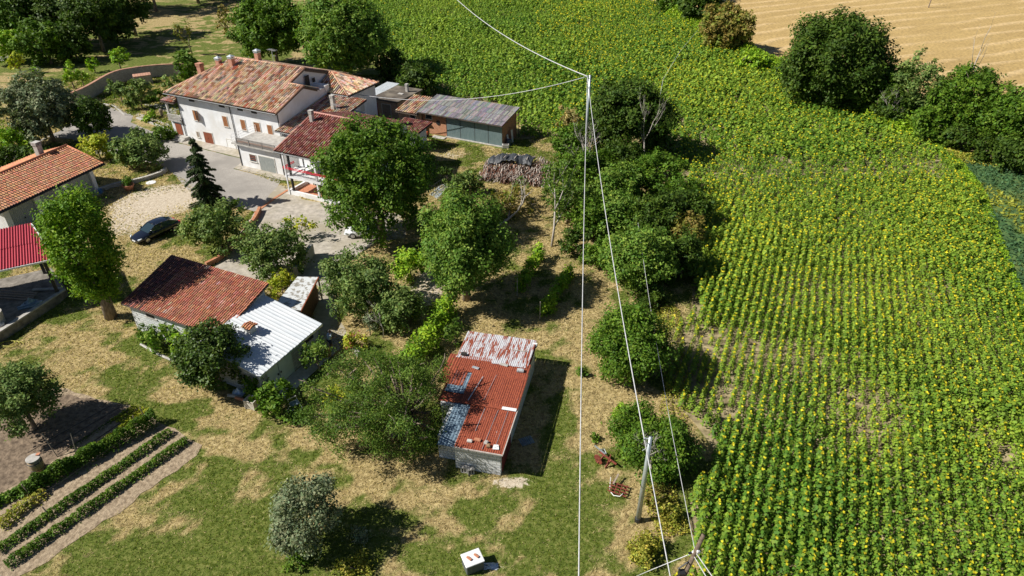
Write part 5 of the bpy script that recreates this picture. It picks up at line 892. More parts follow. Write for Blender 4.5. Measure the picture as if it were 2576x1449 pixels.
# white box bottom centre
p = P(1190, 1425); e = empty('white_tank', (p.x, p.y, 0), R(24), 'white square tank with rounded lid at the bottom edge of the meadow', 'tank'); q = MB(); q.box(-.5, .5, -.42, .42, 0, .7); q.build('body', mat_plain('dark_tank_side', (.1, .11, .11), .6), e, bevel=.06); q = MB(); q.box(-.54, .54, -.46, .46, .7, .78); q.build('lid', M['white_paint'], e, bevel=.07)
for x, lb in ((-.2, 'left brick on the white lid'), (.22, 'right brick on the white lid')):
    c, s = math.cos(R(24)), math.sin(R(24)); q = MB(); q.box(-.06, .06, -.16, .16, 0, .08); o = q.build('brick', M['terracotta'], None, loc=(p.x + x * c, p.y + x * s, .782), bevel=.01); o.rotation_euler = (0, 0, R(50)); tag(o, lb, 'brick')
p = P(1235, 1425); q = MB(); crumpled(q, 0, 0, 0, .8, .4, .15, 12); tag(q.build('plastic_sheet', M['metal_cap'], None, loc=(p.x, p.y, 0)), 'scrap of clear plastic on the ground right of the white tank', 'plastic')
# rusty implements by the silver pole
rp = mat_noise('rusty_red_paint', (.12, .03, .02), (.3, .07, .04), 8, .8)
p = P(1528, 1165); e = empty('rusty_plough', (p.x, p.y, 0), -.6, 'rusty red plough with grey drawbar beside the bramble', 'implement'); e.scale = (.8, .8, .8); q = MB(); q.obox((-.9, .2, .6), (.8, -.1, .45), .1, .12); q.obox((-.4, .1, .5), (-.6, -.5, .1), .08, .2); q.obox((.3, 0, .5), (.1, -.6, .1), .08, .2); q.obox((0, .5, .5), (.2, -.5, .5), .08, .08); q.build('frame', rp, e)
q = MB(); q.obox((-1.5, .6, .55), (-.3, .1, .75), .09, .09); q.tube([(-.9, .3, .75), (-.6, .5, .8), (-.3, .3, .6)], .03, 6); q.build('drawbar', M['galv'], e)
for x, y in ((-.8, -.2), (-.55, -.45)): q = MB(); q.lathe([(0, -.02), (.3, -.03), (.3, .03), (0, .02)], 14); q.v = [(a + x, c + y, b + .3) for a, b, c in q.v]; q.build('disc', rp, e)
p = P(1555, 1235); e = empty('rusty_harrow', (p.x, p.y, 0), -.4, 'rusty harrow with curved white pipe on the straw by the silver pole', 'implement'); e.scale = (.75, .75, .75); q = MB()
for k in range(4): q.obox((-.8, -.5 + k * .3, .3), (.8, -.6 + k * .35, .3), .07, .07); q.obox((-.6 + k * .4, -.5, .3), (-.6 + k * .4, .6, .3), .06, .06); q.obox((-.6 + k * .4, -.4, .3), (-.6 + k * .4, -.45, 0), .04, .04)
q.build('frame', rp, e); q = MB(); q.tube([(-.9, .9, .3), (-.75, .2, .25), (-.6, -.4, .2), (-.2, -.75, .2), (.3, -.75, .3), (.5, -.5, .45)], .035, 6); q.build('pipe', M['white_paint'], e, True); q = MB(); q.obox((-.5, .2, .4), (-.35, 1.2, .6), .14, .08); q.build('board', M['shutter_grey'], e)
# iron fence beside the round tree
p0, p1 = P(1085, 492), P(1128, 462); e = empty('iron_fence', (p0.x, p0.y, 0), 0, 'low black iron fence with thin bars right of the big round tree', 'fence'); d = p1 - p0; q = MB()
for k in range(9): a = d * (k / 8); q.obox((a.x, a.y, 0), (a.x, a.y, 1.1), .04, .04)
q.build('bars', M['iron'], e); q = MB(); q.obox((0, 0, 1.05), (d.x, d.y, 1.05), .05, .05); q.obox((0, 0, .2), (d.x, d.y, .2), .05, .05); q.build('rails', M['iron'], e)
p = P(1100, 485); sheet('slate_patio', Q((1080, 490), (1120, 455), (1128, 470), (1100, 500)), .02, M['metal_cap'], .0)
for k, (vx, vy, hh, lb) in enumerate(((1343, 668, 1.6, 'thin post at the far end of the left vine row'), (1301, 745, 1.8, 'thin post at the near end of the left vine row'), (1434, 705, 1.6, 'thin post at the far end of the right vine row'), (1358, 805, 1.8, 'thin post at the near end of the right vine row'))):
    p = P(vx, vy); q = MB(); q.obox((0, 0, 0), (0, 0, hh), .06, .06); tag(q.build('vine_post', M['deadwood'], None, loc=(p.x, p.y, 0)), lb, 'post')

# ------------------------------------------------------------------ trees: round the farmhouse
tree('big round dark green tree standing between porch, white car and wood heap', 945, 450, 142, 152, 1.12, 'oak', trunk_r=.35, per=22, jit=.1)
tree('light green walnut tree with dense crown beside the vine rows', 1168, 622, 108, 142, 1.12, 'walnut', trunk_r=.3, per=16)
pc = P(280, 798); lb = [(.1, 0, 6.4, 1.75, 1.75, 3.6)]
for i in range(54):
    f = (i + .5) / 54; zz_ = 2.7 + 7.9 * f; er = 2.6 * abs(math.sin(math.pi * (f * .86 + .07) ** .9)) ** .7 * (.72 + .5 * f); a = i * 2.4; s_ = rng.uniform(.45, .9); lb.append((math.cos(a) * er * .78, math.sin(a) * er * .78, zz_, s_, s_, s_ * rng.uniform(1.2, 1.9)))
plant('poplar_tree', 'tall broad poplar with thick pale trunk left of the tile roofed barn', 'tree', (pc.x, pc.y, 0), lb, 'poplar', trunk_r=.42, per=20, jit=.16)
tree('big silvery grey olive tree left of the driveway', 102, 268, 86, 84, 1.1, 'silver', name='olive_tree', per=20, mat='leaf_dull')
tree('glossy dark fig tree on the driveway edge right of the silvery olive', 233, 300, 46, 52, 1.15, 'dark', name='fig_tree')
tree('large tree behind the farmhouse chimneys with bright green leaves', 682, 72, 92, 82, 1.15, 'oak', trunk_r=.3)
tree('wide tree behind the farmhouse ridge next to the sunflowers', 862, 88, 108, 98, 1.12, 'walnut', trunk_r=.3, bare=6)
tree('dark leafy tree behind the flat roofed outhouse', 1050, 203, 52, 38, 1.0, 'dark'); tree('dark tree in the shade behind the wing roof', 985, 165, 40, 34, 1.0, 'dark')
tree('glossy magnolia tree at the left chimney of the farmhouse', 474, 166, 27, 42, 1.1, 'oak', name='magnolia_tree')
tree('tall thin olive brown tree in the shade at the top', 563, 52, 24, 38, 1.15, 'brown', dens=.6, nl=9)
bush('yellow green shrub peeking over the farmhouse ridge', 640, 140, 20, 16, .9, 'yellow')
for a in ((45, 160, 24, 20, 'yellow', 'small yellow green fruit tree at the left edge above the olive'), (93, 184, 13, 15, 'bright', 'tiny bright sapling above the silvery olive'), (174, 186, 20, 28, 'bright', 'bright green acacia sapling left of the curved wall'), (202, 190, 15, 20, 'bright', 'smaller bright sapling touching the acacia sapling'), (161, 135, 20, 14, 'oak', 'low green sapling in the shade of the wood'), (233, 160, 20, 17, 'bright', 'middle young tree on the lawn above the wall'), (295, 144, 27, 25, 'bright', 'largest young tree on the lawn above the wall')):
    tree(a[5], *a[:4], 1.35, a[4], name='young_tree', nl=9, dens=.8, group='young trees on the lawn')
# bare orchard tree on the lawn
def dead_tree(label, base, h, r, lev=4, spread=.75, n=3, lean=(0, 0, 1), mat='deadwood', cat='tree', name='bare_tree', tuft=None, up=.15):
    e = empty(name, base, 0, label, cat); mb = MB(); random.seed(int(abs(base[0]) * 10 + abs(base[1]))); bare_branches(mb, (0, 0, 0), lean, h * .55, r, lev, spread, n, up); mb.build('branches', M[mat], e, True)
    if tuft:
        V_ = np.array([v for v in mb.v if v[2] > h * .35]); k = tuft[1]; pts = V_[rng.integers(0, len(V_), k)] + rng.normal(size=(k, 3)) * .15; a, b, c = leaf_mesh(pts, max(.12, depth(base) * .0035), palette(tuft[0], 20, rng.integers(0, 20, k))); np_obj('leaves', a, b, M['leaf'], e, c)
    return e
dead_tree('nearly bare small fruit tree on the lawn behind the magnolia', P(484, 136), 5, .12, 3, .9, 3, mat='bark', tuft=('brown', 200))
# wood at the top left
for i, (x, y, rx, ry, k, kd, lb) in enumerate(((40, 30, 85, 75, 1.2, 'oak', 'dense dark forest tree in the top left corner'), (140, 25, 80, 75, 1.2, 'dark', 'dark forest tree second from the top left corner'), (235, 45, 70, 75, 1.1, 'dark', 'dark forest tree in the middle of the wood edge'), (318, 5, 66, 66, 1.25, 'dark', 'dark forest tree at the right end of the wood by the slope'), (285, 60, 46, 44, 1.1, 'dark', 'low dark forest tree shading the lawn'), (110, 105, 62, 52, 1.05, 'oak', 'front forest tree with olive green top above the young trees'), (15, 110, 42, 45, 1.05, 'bright', 'bright green forest tree at the left edge by the road'), (180, 108, 50, 45, 1.0, 'dark', 'shaded front forest tree beside the dark lawn'), (50, 62, 60, 45, 1.3, 'oak', 'forest tree with lit top between the corner tree and the bright one'))):
    tree(lb, x, y, rx, ry, k, kd, name='forest_tree', nl=22, group='trees of the wood at the top left')
for i, (x, y, rx, ry) in enumerate(((250, -70, 90, 80), (370, -60, 80, 70), (480, -75, 80, 65), (80, -60, 90, 80), (560, -70, 60, 55))):
    tree('dark tree of the wood rising above the top edge, %s' % ('left of the slope' if i == 0 else 'farthest left' if i == 3 else 'first above the brown slope' if i == 1 else 'second above the brown slope' if i == 2 else 'last above the brown slope'), x, y, rx, ry, 1.2, 'dark', name='forest_tree', nl=16, dens=.7, group='trees of the wood at the top left')
bush('clipped bright topped hedge at the left edge above the garages', 30, 352, 50, 32, .8, 'bright', name='hedge', cat='hedge'); bush('dark clipped hedge behind the garage roof', 95, 400, 50, 34, .8, 'dark', name='hedge', cat='hedge'); bush('dark lower hedge behind the garage at the left edge', 20, 400, 45, 34, .8, 'dark', name='hedge', cat='hedge')
# shrubs along the driveway
bush('yellow green round bush right of the garage roof', 243, 370, 40, 34, .95, 'yellow'); bush('grey green olive bush between bright bush and driveway', 350, 380, 64, 44, 1.0, 'olive', name='olive_bush', mat='leaf_dull'); bush('small olive bush touching the driveway bend', 346, 342, 24, 24, 1.0, 'olive', mat='leaf_dull')
bush('low green rosemary shrub at the farmhouse corner', 412, 335, 34, 22, .8, 'oak'); tree('olive tree with two crowns inside the curved wall, left one', 298, 226, 24, 28, 1.2, 'olive', name='olive_tree', mat='leaf_dull', nl=10); tree('olive tree inside the curved wall, right one', 347, 234, 36, 32, 1.2, 'olive', name='olive_tree', mat='leaf_dull', nl=14)
bush('thin olive shrub in front of the magnolia', 432, 205, 26, 18, .9, 'olive', dens=.6); bush('low green shrub near the farmhouse left eave', 395, 240, 26, 15, .8, 'oak'); bush('red flowering shrub in the small front garden', 380, 287, 12, 12, .9, 'bright', leaf=.25); bush('small green plant beside the flowering shrub', 372, 300, 9, 8, .9, 'bright')
# spruce by the driveway
def spruce(label, base, h, r0, tiers=17):
    e = empty('spruce_tree', base, 0, label, 'tree'); P_, D_ = [], []; mb = MB(); mb.tube([(0, 0, 0), (0.05, 0, h * .5), (0, 0, h * .98)], [.16, .09, .02], 7)
    for t in range(tiers):
        f = t / tiers; z = h * (.06 + .92 * f) + random.uniform(-.2, .2); rr_ = r0 * (1 - f) ** .75 * random.uniform(.65, 1.2) + .1
        for k in range(int(10 - 4 * f)):
            a = random.uniform(0, 6.28); l = rr_ * random.uniform(.6, 1.15); tip = (math.cos(a) * l, math.sin(a) * l, z - l * .28); mb.tube([(0, 0, z), (tip[0]*.6, tip[1]*.6, z - l * .12), tip], [.035, .025, .01], 4)
            z += random.uniform(-.18, .18); m_ = int(230 * l + 60); s = rng.random(m_) ** .8; pt = np.stack([tip[0] * s, tip[1] * s, z - l * .28 * s ** 1.5], 1) + rng.normal(size=(m_, 3)) * np.array([.13, .13, .07]) * (1.15 - s)[:, None]; pt[:, 2] -= rng.random(m_) * .16; P_.append(pt); D_.append(np.tile(unit(np.array([[tip[0], tip[1], .2]])), (m_, 1)))
    P_ = np.vstack(P_); D_ = np.vstack(D_); idx = rng.integers(0, 60, len(P_)); a, b, c = leaf_mesh(P_, .2, palette('spruce', 60, idx), D_, .5, .4); np_obj('needles', a, b, M['leaf_dull'], e, c); mb.build('trunk', M['bark'], e, True)
spruce('dark slender spruce tree in front of the farmhouse driveway', P(527, 517), 7.8, 2.5)
# yard shrubs
bush('largest rosemary green bush right of the black car', 545, 572, 92, 66, 1.0, 'olive', per=24, lf=.36); bush('rounded grey green olive bush in the yard between the walls', 690, 630, 86, 66, 1.0, 'olive', per=24, lf=.36); tree('small airy yellow green fig tree behind the rounded yard bush', 752, 566, 38, 24, 1.7, 'yellow', name='fig_tree', nl=7, dens=.45, limbs=6)
bush('yellow green citrus bush beside the barn gable', 706, 715, 38, 34, 1.1, 'yellow'); bush('large feathery olive bush right of the yard lane', 905, 712, 98, 92, 1.0, 'olive', per=26, lf=.35); bush('lower feathery bush beside the large olive bush', 1000, 775, 66, 60, 1.0, 'olive', per=26); bush('bright green bush above the lower feathery bush', 1030, 665, 48, 42, 1.15, 'bright')
bush('round dark rosemary bush near the iron fence', 1168, 462, 40, 30, .95, 'olive'); bush('small dark shrub left of the round rosemary bush', 1120, 440, 22, 18, .95, 'dark')
bush('scrubby grey shrub below the firewood heap', 1285, 508, 62, 34, .9, 'brown', dens=.45, bare=14); tree('thin leafy small tree before the firewood heap', 1305, 478, 30, 30, 1.1, 'olive', dens=.45, nl=8)
# laurel, fig and weeds at the barn
tree('dense dark laurel tree in front of the white roofed shed', 532, 902, 92, 92, 1.0, 'dark', name='laurel_tree', mat='leaf_glossy', nl=40, lf=.36, trunk_r=.2, per=20, dens=1.5)
bush('fig shrub with big leaves at the barn wall', 408, 848, 44, 32, .9, 'walnut', leaf=.3); bush('small green shrub left of the fig shrub', 362, 840, 18, 26, .9, 'oak'); bush('light green weedy bush between fig and laurel', 470, 872, 36, 36, .9, 'bright', leaf=.25); bush('ivy shoots climbing over the low barn eave', 482, 822, 26, 18, 2.6, 'oak', dens=.5)
bush('ivy on the shed wall to the right of the laurel', 632, 935, 36, 40, 1.0, 'dark', dens=1.); bush('dark shrub between laurel and concrete tank', 655, 975, 36, 34, .9, 'oak'); bush('dark fig bush below the white shed doors', 702, 1002, 54, 44, .95, 'oak', leaf=.28); bush('thin green bush at the corner of the shed doors', 795, 895, 44, 42, 1.2, 'airy', dens=.4); bush('low dark weeds around the broken chair', 740, 1045, 40, 16, .8, 'oak', dens=.6); bush('yellow green shrub left of the airy tree', 850, 1010, 34, 34, 1.0, 'yellow', dens=.6)
rb_ = bush('rose bush with pink flowers near the person', 890, 860, 34, 24, 1.0, 'yellow'); 
for ch in rb_.children:
    if ch.name.startswith('foliage'):
        pts = np.array([v.co[:] for v in ch.data.vertices]); pts = pts[pts[:, 2] > .5][::41][:26]; pts = np.repeat(pts, 6, 0) + rng.normal(size=(len(pts) * 6, 3)) * .06; a, b, c = leaf_mesh(pts, .14, np.tile(np.array([[.6, .1, .22]]), (len(pts), 1))); np_obj('blossom', a, b, M['flower'], rb_, c)
bush('small blue green shrub with dead twigs beside the rose bush', 927, 815, 22, 32, 1.1, 'silver', dens=.4, nl=7); dead_tree('pale dead shrub right of the rose bush', P(965, 850), 2.6, .05, 3, 1.0, 4, up=.1)
tree('small young fruit tree behind the rusty shed', 1143, 838, 26, 34, 1.15, 'airy', name='young_tree', nl=8, dens=.8)
# ivy hedge running down to the big airy tree
def row_plant(name, label, cat, a, b, hw, hz, kind, step=.8, **kw):
    d = b - a; n_ = max(2, int(d.length / step)); lb = [(d.x * t / n_, d.y * t / n_, hz * random.uniform(.8, 1.15), hw * random.uniform(.8, 1.3), hw * random.uniform(.8, 1.3), hz * random.uniform(.85, 1.15)) for t in range(n_ + 1)]
    return plant(name, label, cat, (a.x, a.y, 0), lb, kind, **kw)
row_plant('ivy_hedge', 'bright ivy covered hedge running diagonally toward the rusty shed', 'hedge', P(1135, 790), P(1040, 925), .75, 1.0, 'bright', crown='foliage', stem='stem')
row_plant('ivy_hedge', 'darker ivy hedge end below the feathery bushes', 'hedge', P(1050, 905), P(985, 960), .8, .9, 'oak', crown='foliage', stem='stem')
row_plant('vine_row', 'left row of young grape vines near the walnut tree', 'vines', P(1356, 650), P(1312, 735), .42, .75, 'bright', step=.5, crown='foliage', stem='stem'); row_plant('vine_row', 'right row of young grape vines nearer the pole line', 'vines', P(1432, 700), P(1370, 800), .42, .75, 'bright', step=.5, crown='foliage', stem='stem')
# big airy tree by the rusty shed
h = 3.2; pc = P(972, 1005, h); zc = depth(pc); lb = []
for i in range(150):
    a = rng.random() * 6.28; r = math.sqrt(rng.random()); z = rng.uniform(-.9, .9); q = math.sqrt(max(.12, 1 - z * z)) * r; lb.append((math.cos(a) * q * 5.2, math.sin(a) * q * 4.5, h + z * 2.7, rng.uniform(.45, .85), rng.uniform(.45, .85), rng.uniform(.28, .5)))
plant('acacia_tree', 'huge airy feathery leaved tree spreading left of the rusty shed', 'tree', (pc.x, pc.y, 0), lb, 'airy', leaf=.14, dens=.72, trunk_r=.26, limbs=60, bare=26, shell=.35, jit=.24, per=22, aspect=.42)
tree('silvery olive tree standing alone at the bottom of the meadow', 768, 1288, 98, 104, 1.12, 'silver', name='olive_tree', mat='leaf_dull', nl=40, lf=.33, per=16, dens=1.0); tree('big olive tree at the left edge above the vegetable garden', 48, 1000, 86, 98, 1.1, 'olive', name='olive_tree', mat='leaf_dull', nl=34, per=18)
for a in ((745, 1405, 40, 22, 'oak', 'low green weeds at the foot of the silvery olive'), (880, 1425, 60, 20, 'weed', 'yellowish weeds at the bottom edge right of the olive'), (905, 1345, 30, 22, 'silver', 'thin silvery weeds in the shadow of the olive')):
    bush(a[5], *a[:4], .7, a[4], name='weeds', cat='weeds', dens=.6)
# trees between yard and sunflowers
for i, a in enumerate(((1590, 292, 98, 90, 1.2, 'dark', 1, 'tall dark tree right of the tall pole'), (1432, 300, 36, 30, 1.5, 'dry', .45, 'grey dry shrubby tree left of the tall pole'), (1436, 372, 46, 62, 1.1, 'oak', 1, 'leafy tree right of the firewood heap'), (1655, 440, 78, 62, 1.1, 'oak', .9, 'olive green tree in front of the sunflowers, upper of the cluster'), (1555, 470, 68, 60, 1.0, 'walnut', .9, 'light green tree in the middle of the cluster'), (1430, 500, 52, 58, 1.15, 'airy', .6, 'open crowned tree right of the vine meadow'), (1560, 545, 92, 52, 1.0, 'walnut', 1, 'wide walnut tree above the round one'), (1715, 500, 56, 52, 1.0, 'oak', .9, 'shaded tree at the cluster edge by the sunflowers'),
        (1440, 606, 36, 32, 1.1, 'dark', 1, 'small dark tree at the vine row ends'), (1608, 652, 96, 84, 1.05, 'walnut', 1, 'round walnut tree with big leaves beside the sunflowers'), (1728, 585, 48, 52, 1.0, 'brown', .8, 'dull olive bush between walnut tree and sunflowers'), (1592, 860, 94, 102, 1.05, 'oak', 1.1, 'round green tree midway down the field edge'), (1500, 420, 50, 50, 1.0, 'oak', .6, 'half dead tree under the cables'), (1395, 440, 30, 40, 1.0, 'airy', .5, 'thin sapling right beside the firewood heap'), (1690, 650, 40, 50, .9, 'dark', .8, 'dark shrub in the shade right of the round walnut tree'), (1480, 640, 30, 24, .8, 'oak', .7, 'low shrub left of the round walnut tree'), (1640, 750, 50, 30, .8, 'dark', .7, 'low dark scrub under the round walnut tree'))):
    tree(a[7], *a[:5], a[5], dens=a[6], mat='leaf', bare=3 if a[6] < .7 else 0)
for a in ((1505, 330, 45, 50, 1.2, 'dark', 'dark filler tree behind the tall pole top half'), (1490, 545, 50, 55, 1.1, 'oak', 'tree in the cluster left of the crossing cables'), (1660, 545, 66, 60, 1.15, 'dark', 'dark tree above right of the round walnut tree'), (1515, 640, 44, 44, 1.0, 'oak', 'oak sapling touching the left side of the round walnut tree'), (1735, 530, 52, 50, 1.1, 'dark', 'dark tree at the cluster corner nearest the sunflowers'), (1720, 640, 46, 60, 1.1, 'dark', 'dark narrow tree right of the round walnut tree'), (1570, 400, 60, 46, 1.0, 'dark', 'dark tree below the tall dark tree'), (1650, 360, 40, 46, 1.0, 'dark', 'small dark tree right below the tall dark tree'), (1460, 430, 46, 60, 1.1, 'oak', 'leafy tree wrapped round the foot of the tall pole')):
    tree(a[6], *a[:5], a[5])
for a in ((1600, 1080, 62, 66, .8, 'oak', 'bramble thicket above the silver pole'), (1665, 1130, 84, 76, .85, 'oak', 'olive brown bramble thicket right of the silver pole'), (1560, 1040, 22, 20, .8, 'bright', 'small bright sucker above the bramble thicket'), (1650, 1250, 40, 24, .7, 'brown', 'dry bramble scrub right of the pole foot'), (1620, 1380, 40, 40, .6, 'weed', 'low scrub near the bottom edge by the wooden pole'), (1680, 1300, 30, 26, .6, 'weed', 'yellow weeds between pole foot and sunflowers')):
    bush(a[6], *a[:5], a[5], name='bramble', cat='bush', dens=1.1, bare=8)
dead_tree('leafless grey tree under the crossing cables', P(1474, 478), 6.5, .14, 4, 1.0, 4); dead_tree('pale leafless branches against the dark tall tree', P(1618, 425), 7.0, .12, 4, .55, 3, up=.5); dead_tree('fallen pale dead trunk with side branches in the meadow', P(1250, 570), 5, .16, 3, .8, 3, lean=(1.0, .6, .55), name='dead_trunk', up=.3)
dead_tree('slim pale trunk with sparse leaves right of the vines', P(1388, 620), 6.5, .14, 3, .6, 3, lean=(.15, .2, 1), tuft=('airy', 900), name='slim_tree'); dead_tree('dry grey brushwood behind the silver pole', P(1640, 1225), 3.4, .08, 4, 1.1, 4, up=.0, name='brushwood', cat='brush')
bush('tiny green sapling alone on the dry meadow', 1462, 932, 13, 14, 1.0, 'oak', dens=.8, nl=8); bush('tiny sapling near the brambles on the straw', 1495, 1100, 8, 9, 1.0, 'oak', nl=8)
# tree line at the harvested field
for a in ((1690, 8, 36, 26, 1.0, 'oak', 1, 'small tree at the top edge left of the tree line'), (1762, 12, 58, 44, 1.1, 'dark', 1, 'dark tree at the top edge beside the harvested field'), (1832, 70, 70, 55, 1.05, 'brown', 1, 'brownish tree of the tree line left of the big oak'), (1905, 158, 50, 28, .9, 'bright', 1, 'bright low hedge tree between brownish tree and oak'), (2105, 150, 126, 108, 1.15, 'dark', 1.15, 'huge dark oak at the edge of the harvested field'), (2212, 215, 74, 66, 1.05, 'oak', .9, 'tree overlapping the right side of the huge oak'), (2308, 225, 52, 88, 1.05, 'olive', .6, 'narrow sparse tree in the middle of the tree line'), (2430, 250, 84, 84, 1.2, 'oak', .75, 'tree with visible pale limbs before the harvested field'), (2545, 305, 66, 84, 1.05, 'oak', .9, 'leafy tree at the right edge of the tree line'), (2500, 375, 48, 36, .9, 'dark', 1, 'low dark tree under the right end of the tree line'), (2650, 330, 80, 90, 1.0, 'oak', .8, 'tree just outside the right edge'), (2380, 300, 40, 40, .9, 'dark', .8, 'low dark tree filling the gap beside the limbed tree'), (2150, 250, 60, 40, .9, 'dark', .8, 'low dark undergrowth tree below the huge oak'), (1735, -40, 70, 40, 1.0, 'dark', .8, 'dark tree above the top edge'), (2190, 235, 60, 50, 1.0, 'dark', 1, 'dark filler tree right below the huge oak'), (2258, 262, 52, 56, 1.0, 'dark', 1, 'dark tree left of the narrow sparse tree foot'), (2345, 310, 50, 46, 1.0, 'oak', 1, 'bushy tree between sparse and limbed trees'), (2480, 300, 60, 60, 1.1, 'oak', 1, 'tree between the limbed tree and the right edge'), (2565, 390, 60, 46, .9, 'dark', 1, 'dark bushy tree at the right edge above the crop'), (2020, 195, 50, 42, 1.0, 'dark', 1, 'dark tree at the left foot of the huge oak'), (2420, 350, 46, 34, .9, 'dark', 1, 'dark scrub tree below the limbed tree')):
    tree(a[7], *a[:5], a[5], dens=a[6], group='tree line along the harvested field', bare=12 if a[6] < .8 else 3, trunk_r=.25)
dead_tree('two dead bare treetops beside the limbed tree', P(2400, 345), 14, .14, 3, .35, 2, up=.7); dead_tree('pale fallen branches below the narrow sparse tree', P(2290, 330), 5, .12, 4, 1.0, 3, lean=(-.6, .1, .6))
def band(name, label, pts, w_, h_, kind, n, size, kind2=None, tagk='stuff', cat='undergrowth'):
    pts = smooth(pts, 8); seg = rng.integers(0, len(pts) - 1, n); t = rng.random(n); A_ = np.array([p[:2] for p in pts]); c = A_[seg] + (A_[seg + 1] - A_[seg]) * t[:, None]; d = A_[seg + 1] - A_[seg]; d /= np.linalg.norm(d, axis=1)[:, None]
    o_ = rng.uniform(-1, 1, n); xy = c + np.stack([-d[:, 1], d[:, 0]], 1) * (o_ * w_)[:, None]; hh = h_ * (1 - o_ ** 2 * .8) * (.3 + 1.1 * fbm(xy[:, 0] * .35, xy[:, 1] * .35)); z = hh * np.sqrt(rng.random(n)); idx = (vnoise(xy[:, 0] * .8, xy[:, 1] * .8) * 60).astype(int)
    a, b, c3 = leaf_mesh(np.column_stack([xy, z + .03]), size, palette(kind, 61, idx), None, .7); return tag(np_obj(name, a, b, M['leaf'], None, c3), label, cat, None, tagk)
band('undergrowth', 'rough green undergrowth between sunflowers and tree line', Q((1700, 40), (1800, 100), (1890, 150), (2000, 205), (2100, 250), (2200, 300), (2330, 350)), 3.4, 2.6, 'bright', 26000, .38)
band('field_verge', 'yellow green grassy verge along the right edge of the sunflowers', Q((2340, 355), (2400, 410), (2450, 480), (2485, 580), (2520, 680), (2560, 790), (2620, 930), (2700, 1100)), 1.1, .45, 'bright', 20000, .2)
band('field_verge', 'straw coloured verge at the top of the green crop field', Q((2380, 385), (2450, 400), (2540, 410), (2640, 440)), 2.2, .6, 'weed', 7000, .26)
band('dry_edge', 'dry brush along the left edge of the sunflower field', Q((1700, 1350), (1660, 1220), (1700, 1010), (1690, 890), (1680, 780)), 1.0, .5, 'weed', 4000, .15)
band('undergrowth', 'dark undergrowth beneath the tree cluster beside the sunflowers', Q((1400, 420), (1480, 450), (1560, 500), (1640, 560), (1640, 640), (1600, 700)), 3.2, 1.1, 'oak', 22000, .26)
# ------------------------------------------------------------------ sunflowers: one dense crop
az = R(22.9); rd = np.array([math.sin(az), math.cos(az)]); pr_ = np.array([rd[1], -rd[0]]); SP_, ST = .64, .32
us = np.arange(-150, 230, SP_); vs2 = np.arange(-40, 260, ST); UU, VV = np.meshgrid(us, vs2); UU, VV = UU.ravel(), VV.ravel()
VV = VV + rng.uniform(-.1, .1, len(VV)); UU = UU + .5 * np.sin(VV * .03); _z = depth((0, UU * pr_[1] + VV * rd[1], 0.)); UU = UU + rng.normal(size=len(UU)) * (.05 + .2 * sm(_z + UU * .25, 58, 82))
xy = UU[:, None] * pr_ + VV[:, None] * rd; edge = (fbm(xy[:, 0] * .5, xy[:, 1] * .5) - .5) * 2.0
ok = inside(SUNF, xy[:, 0] + edge, xy[:, 1] + edge * .5); xy = xy[ok]
zz = depth((0, xy[:, 1], 0.)) ; scr = np.abs(F_ * xy[:, 0] / zz); ok = (scr < 1400) & (xy[:, 1] < 200) & (xy[:, 1] > 15); xy = xy[ok]; zz = zz[ok]
far = zz > 80; keep = ~far | (rng.random(len(xy)) < .62); xy = xy[keep]; zz = zz[keep]
poor = np.clip(.9 * blob(xy[:, 0], xy[:, 1], 1740, 860, 3.5, 2.5) + .75 * blob(xy[:, 0], xy[:, 1], 2150, 1080, 2.5, 4) + .7 * blob(xy[:, 0], xy[:, 1], 1800, 1010, 3, 3) + .6 * blob(xy[:, 0], xy[:, 1], 2190, 1010, 2, 3) + .8 * blob(xy[:, 0], xy[:, 1], 2480, 1120, 1.5, 3) + .5 * blob(xy[:, 0], xy[:, 1], 1950, 900, 4, 2), 0, .95)
keep = rng.random(len(xy)) > poor * .5 + .015; xy = xy[keep]; zz = zz[keep]; poor = poor[keep]
NP = len(xy); vig = np.clip(1.02 + .5 * (fbm(xy[:, 0] * .12, xy[:, 1] * .12) - .5) * 2, .8, 1.35) * (1 - .4 * poor); hgt = 1.25 * vig * rng.uniform(.75, 1.18, NP)
def crop_leaves(sel, k, size, spread):
    p = xy[sel]; n_ = len(p); f = (np.arange(k) + .5) / k; ang = rng.random(n_)[:, None] * 6.28 + np.arange(k)[None] * 2.4 + rng.normal(size=(n_, k)) * .3
    z = hgt[sel][:, None] * (.25 + .72 * f[None]); r = spread * (1.15 - .75 * f[None]) * vig[sel][:, None] * rng.uniform(.8, 1.2, (n_, k))
    c = np.stack([p[:, 0:1] + np.cos(ang) * r, p[:, 1:2] + np.sin(ang) * r, z + 0 * r], 2).reshape(-1, 3); o = np.stack([np.cos(ang), np.sin(ang), .9 + 0 * ang], 2).reshape(-1, 3)
    big = fbm(p[:, 0] * .06, p[:, 1] * .06)[:, None]; t = np.clip(rng.random((n_, k)) ** 1.3 * .75 + (big - .4) * .7 + poor[sel][:, None] * .5, 0, 1).reshape(-1, 1)
    col_ = np.array([.07, .165, .015]) * (1 - t) + np.array([.29, .38, .035]) * t; col_ *= rng.uniform(.75, 1.25, (len(t), 1))
    s_ = np.repeat(size * vig[sel], k); return leaf_mesh(c, s_, col_, o * 1.1, .5, .85, .55)
def add_sz(*parts):
    V_, F2, C_ = [], [], []; n_ = 0
    for v, f, c in parts: V_.append(v); F2.append(f + n_); C_.append(c); n_ += len(v)
    return np.vstack(V_), np.vstack(F2), np.vstack(C_)
near = np.where(zz < 56)[0]; midd = np.where((zz >= 56) & (zz < 85))[0]; farr = np.where(zz >= 85)[0]
parts = [crop_leaves(near, 32, .175, .28), crop_leaves(midd, 22, .225, .3), crop_leaves(farr, 13, .35, .36)]
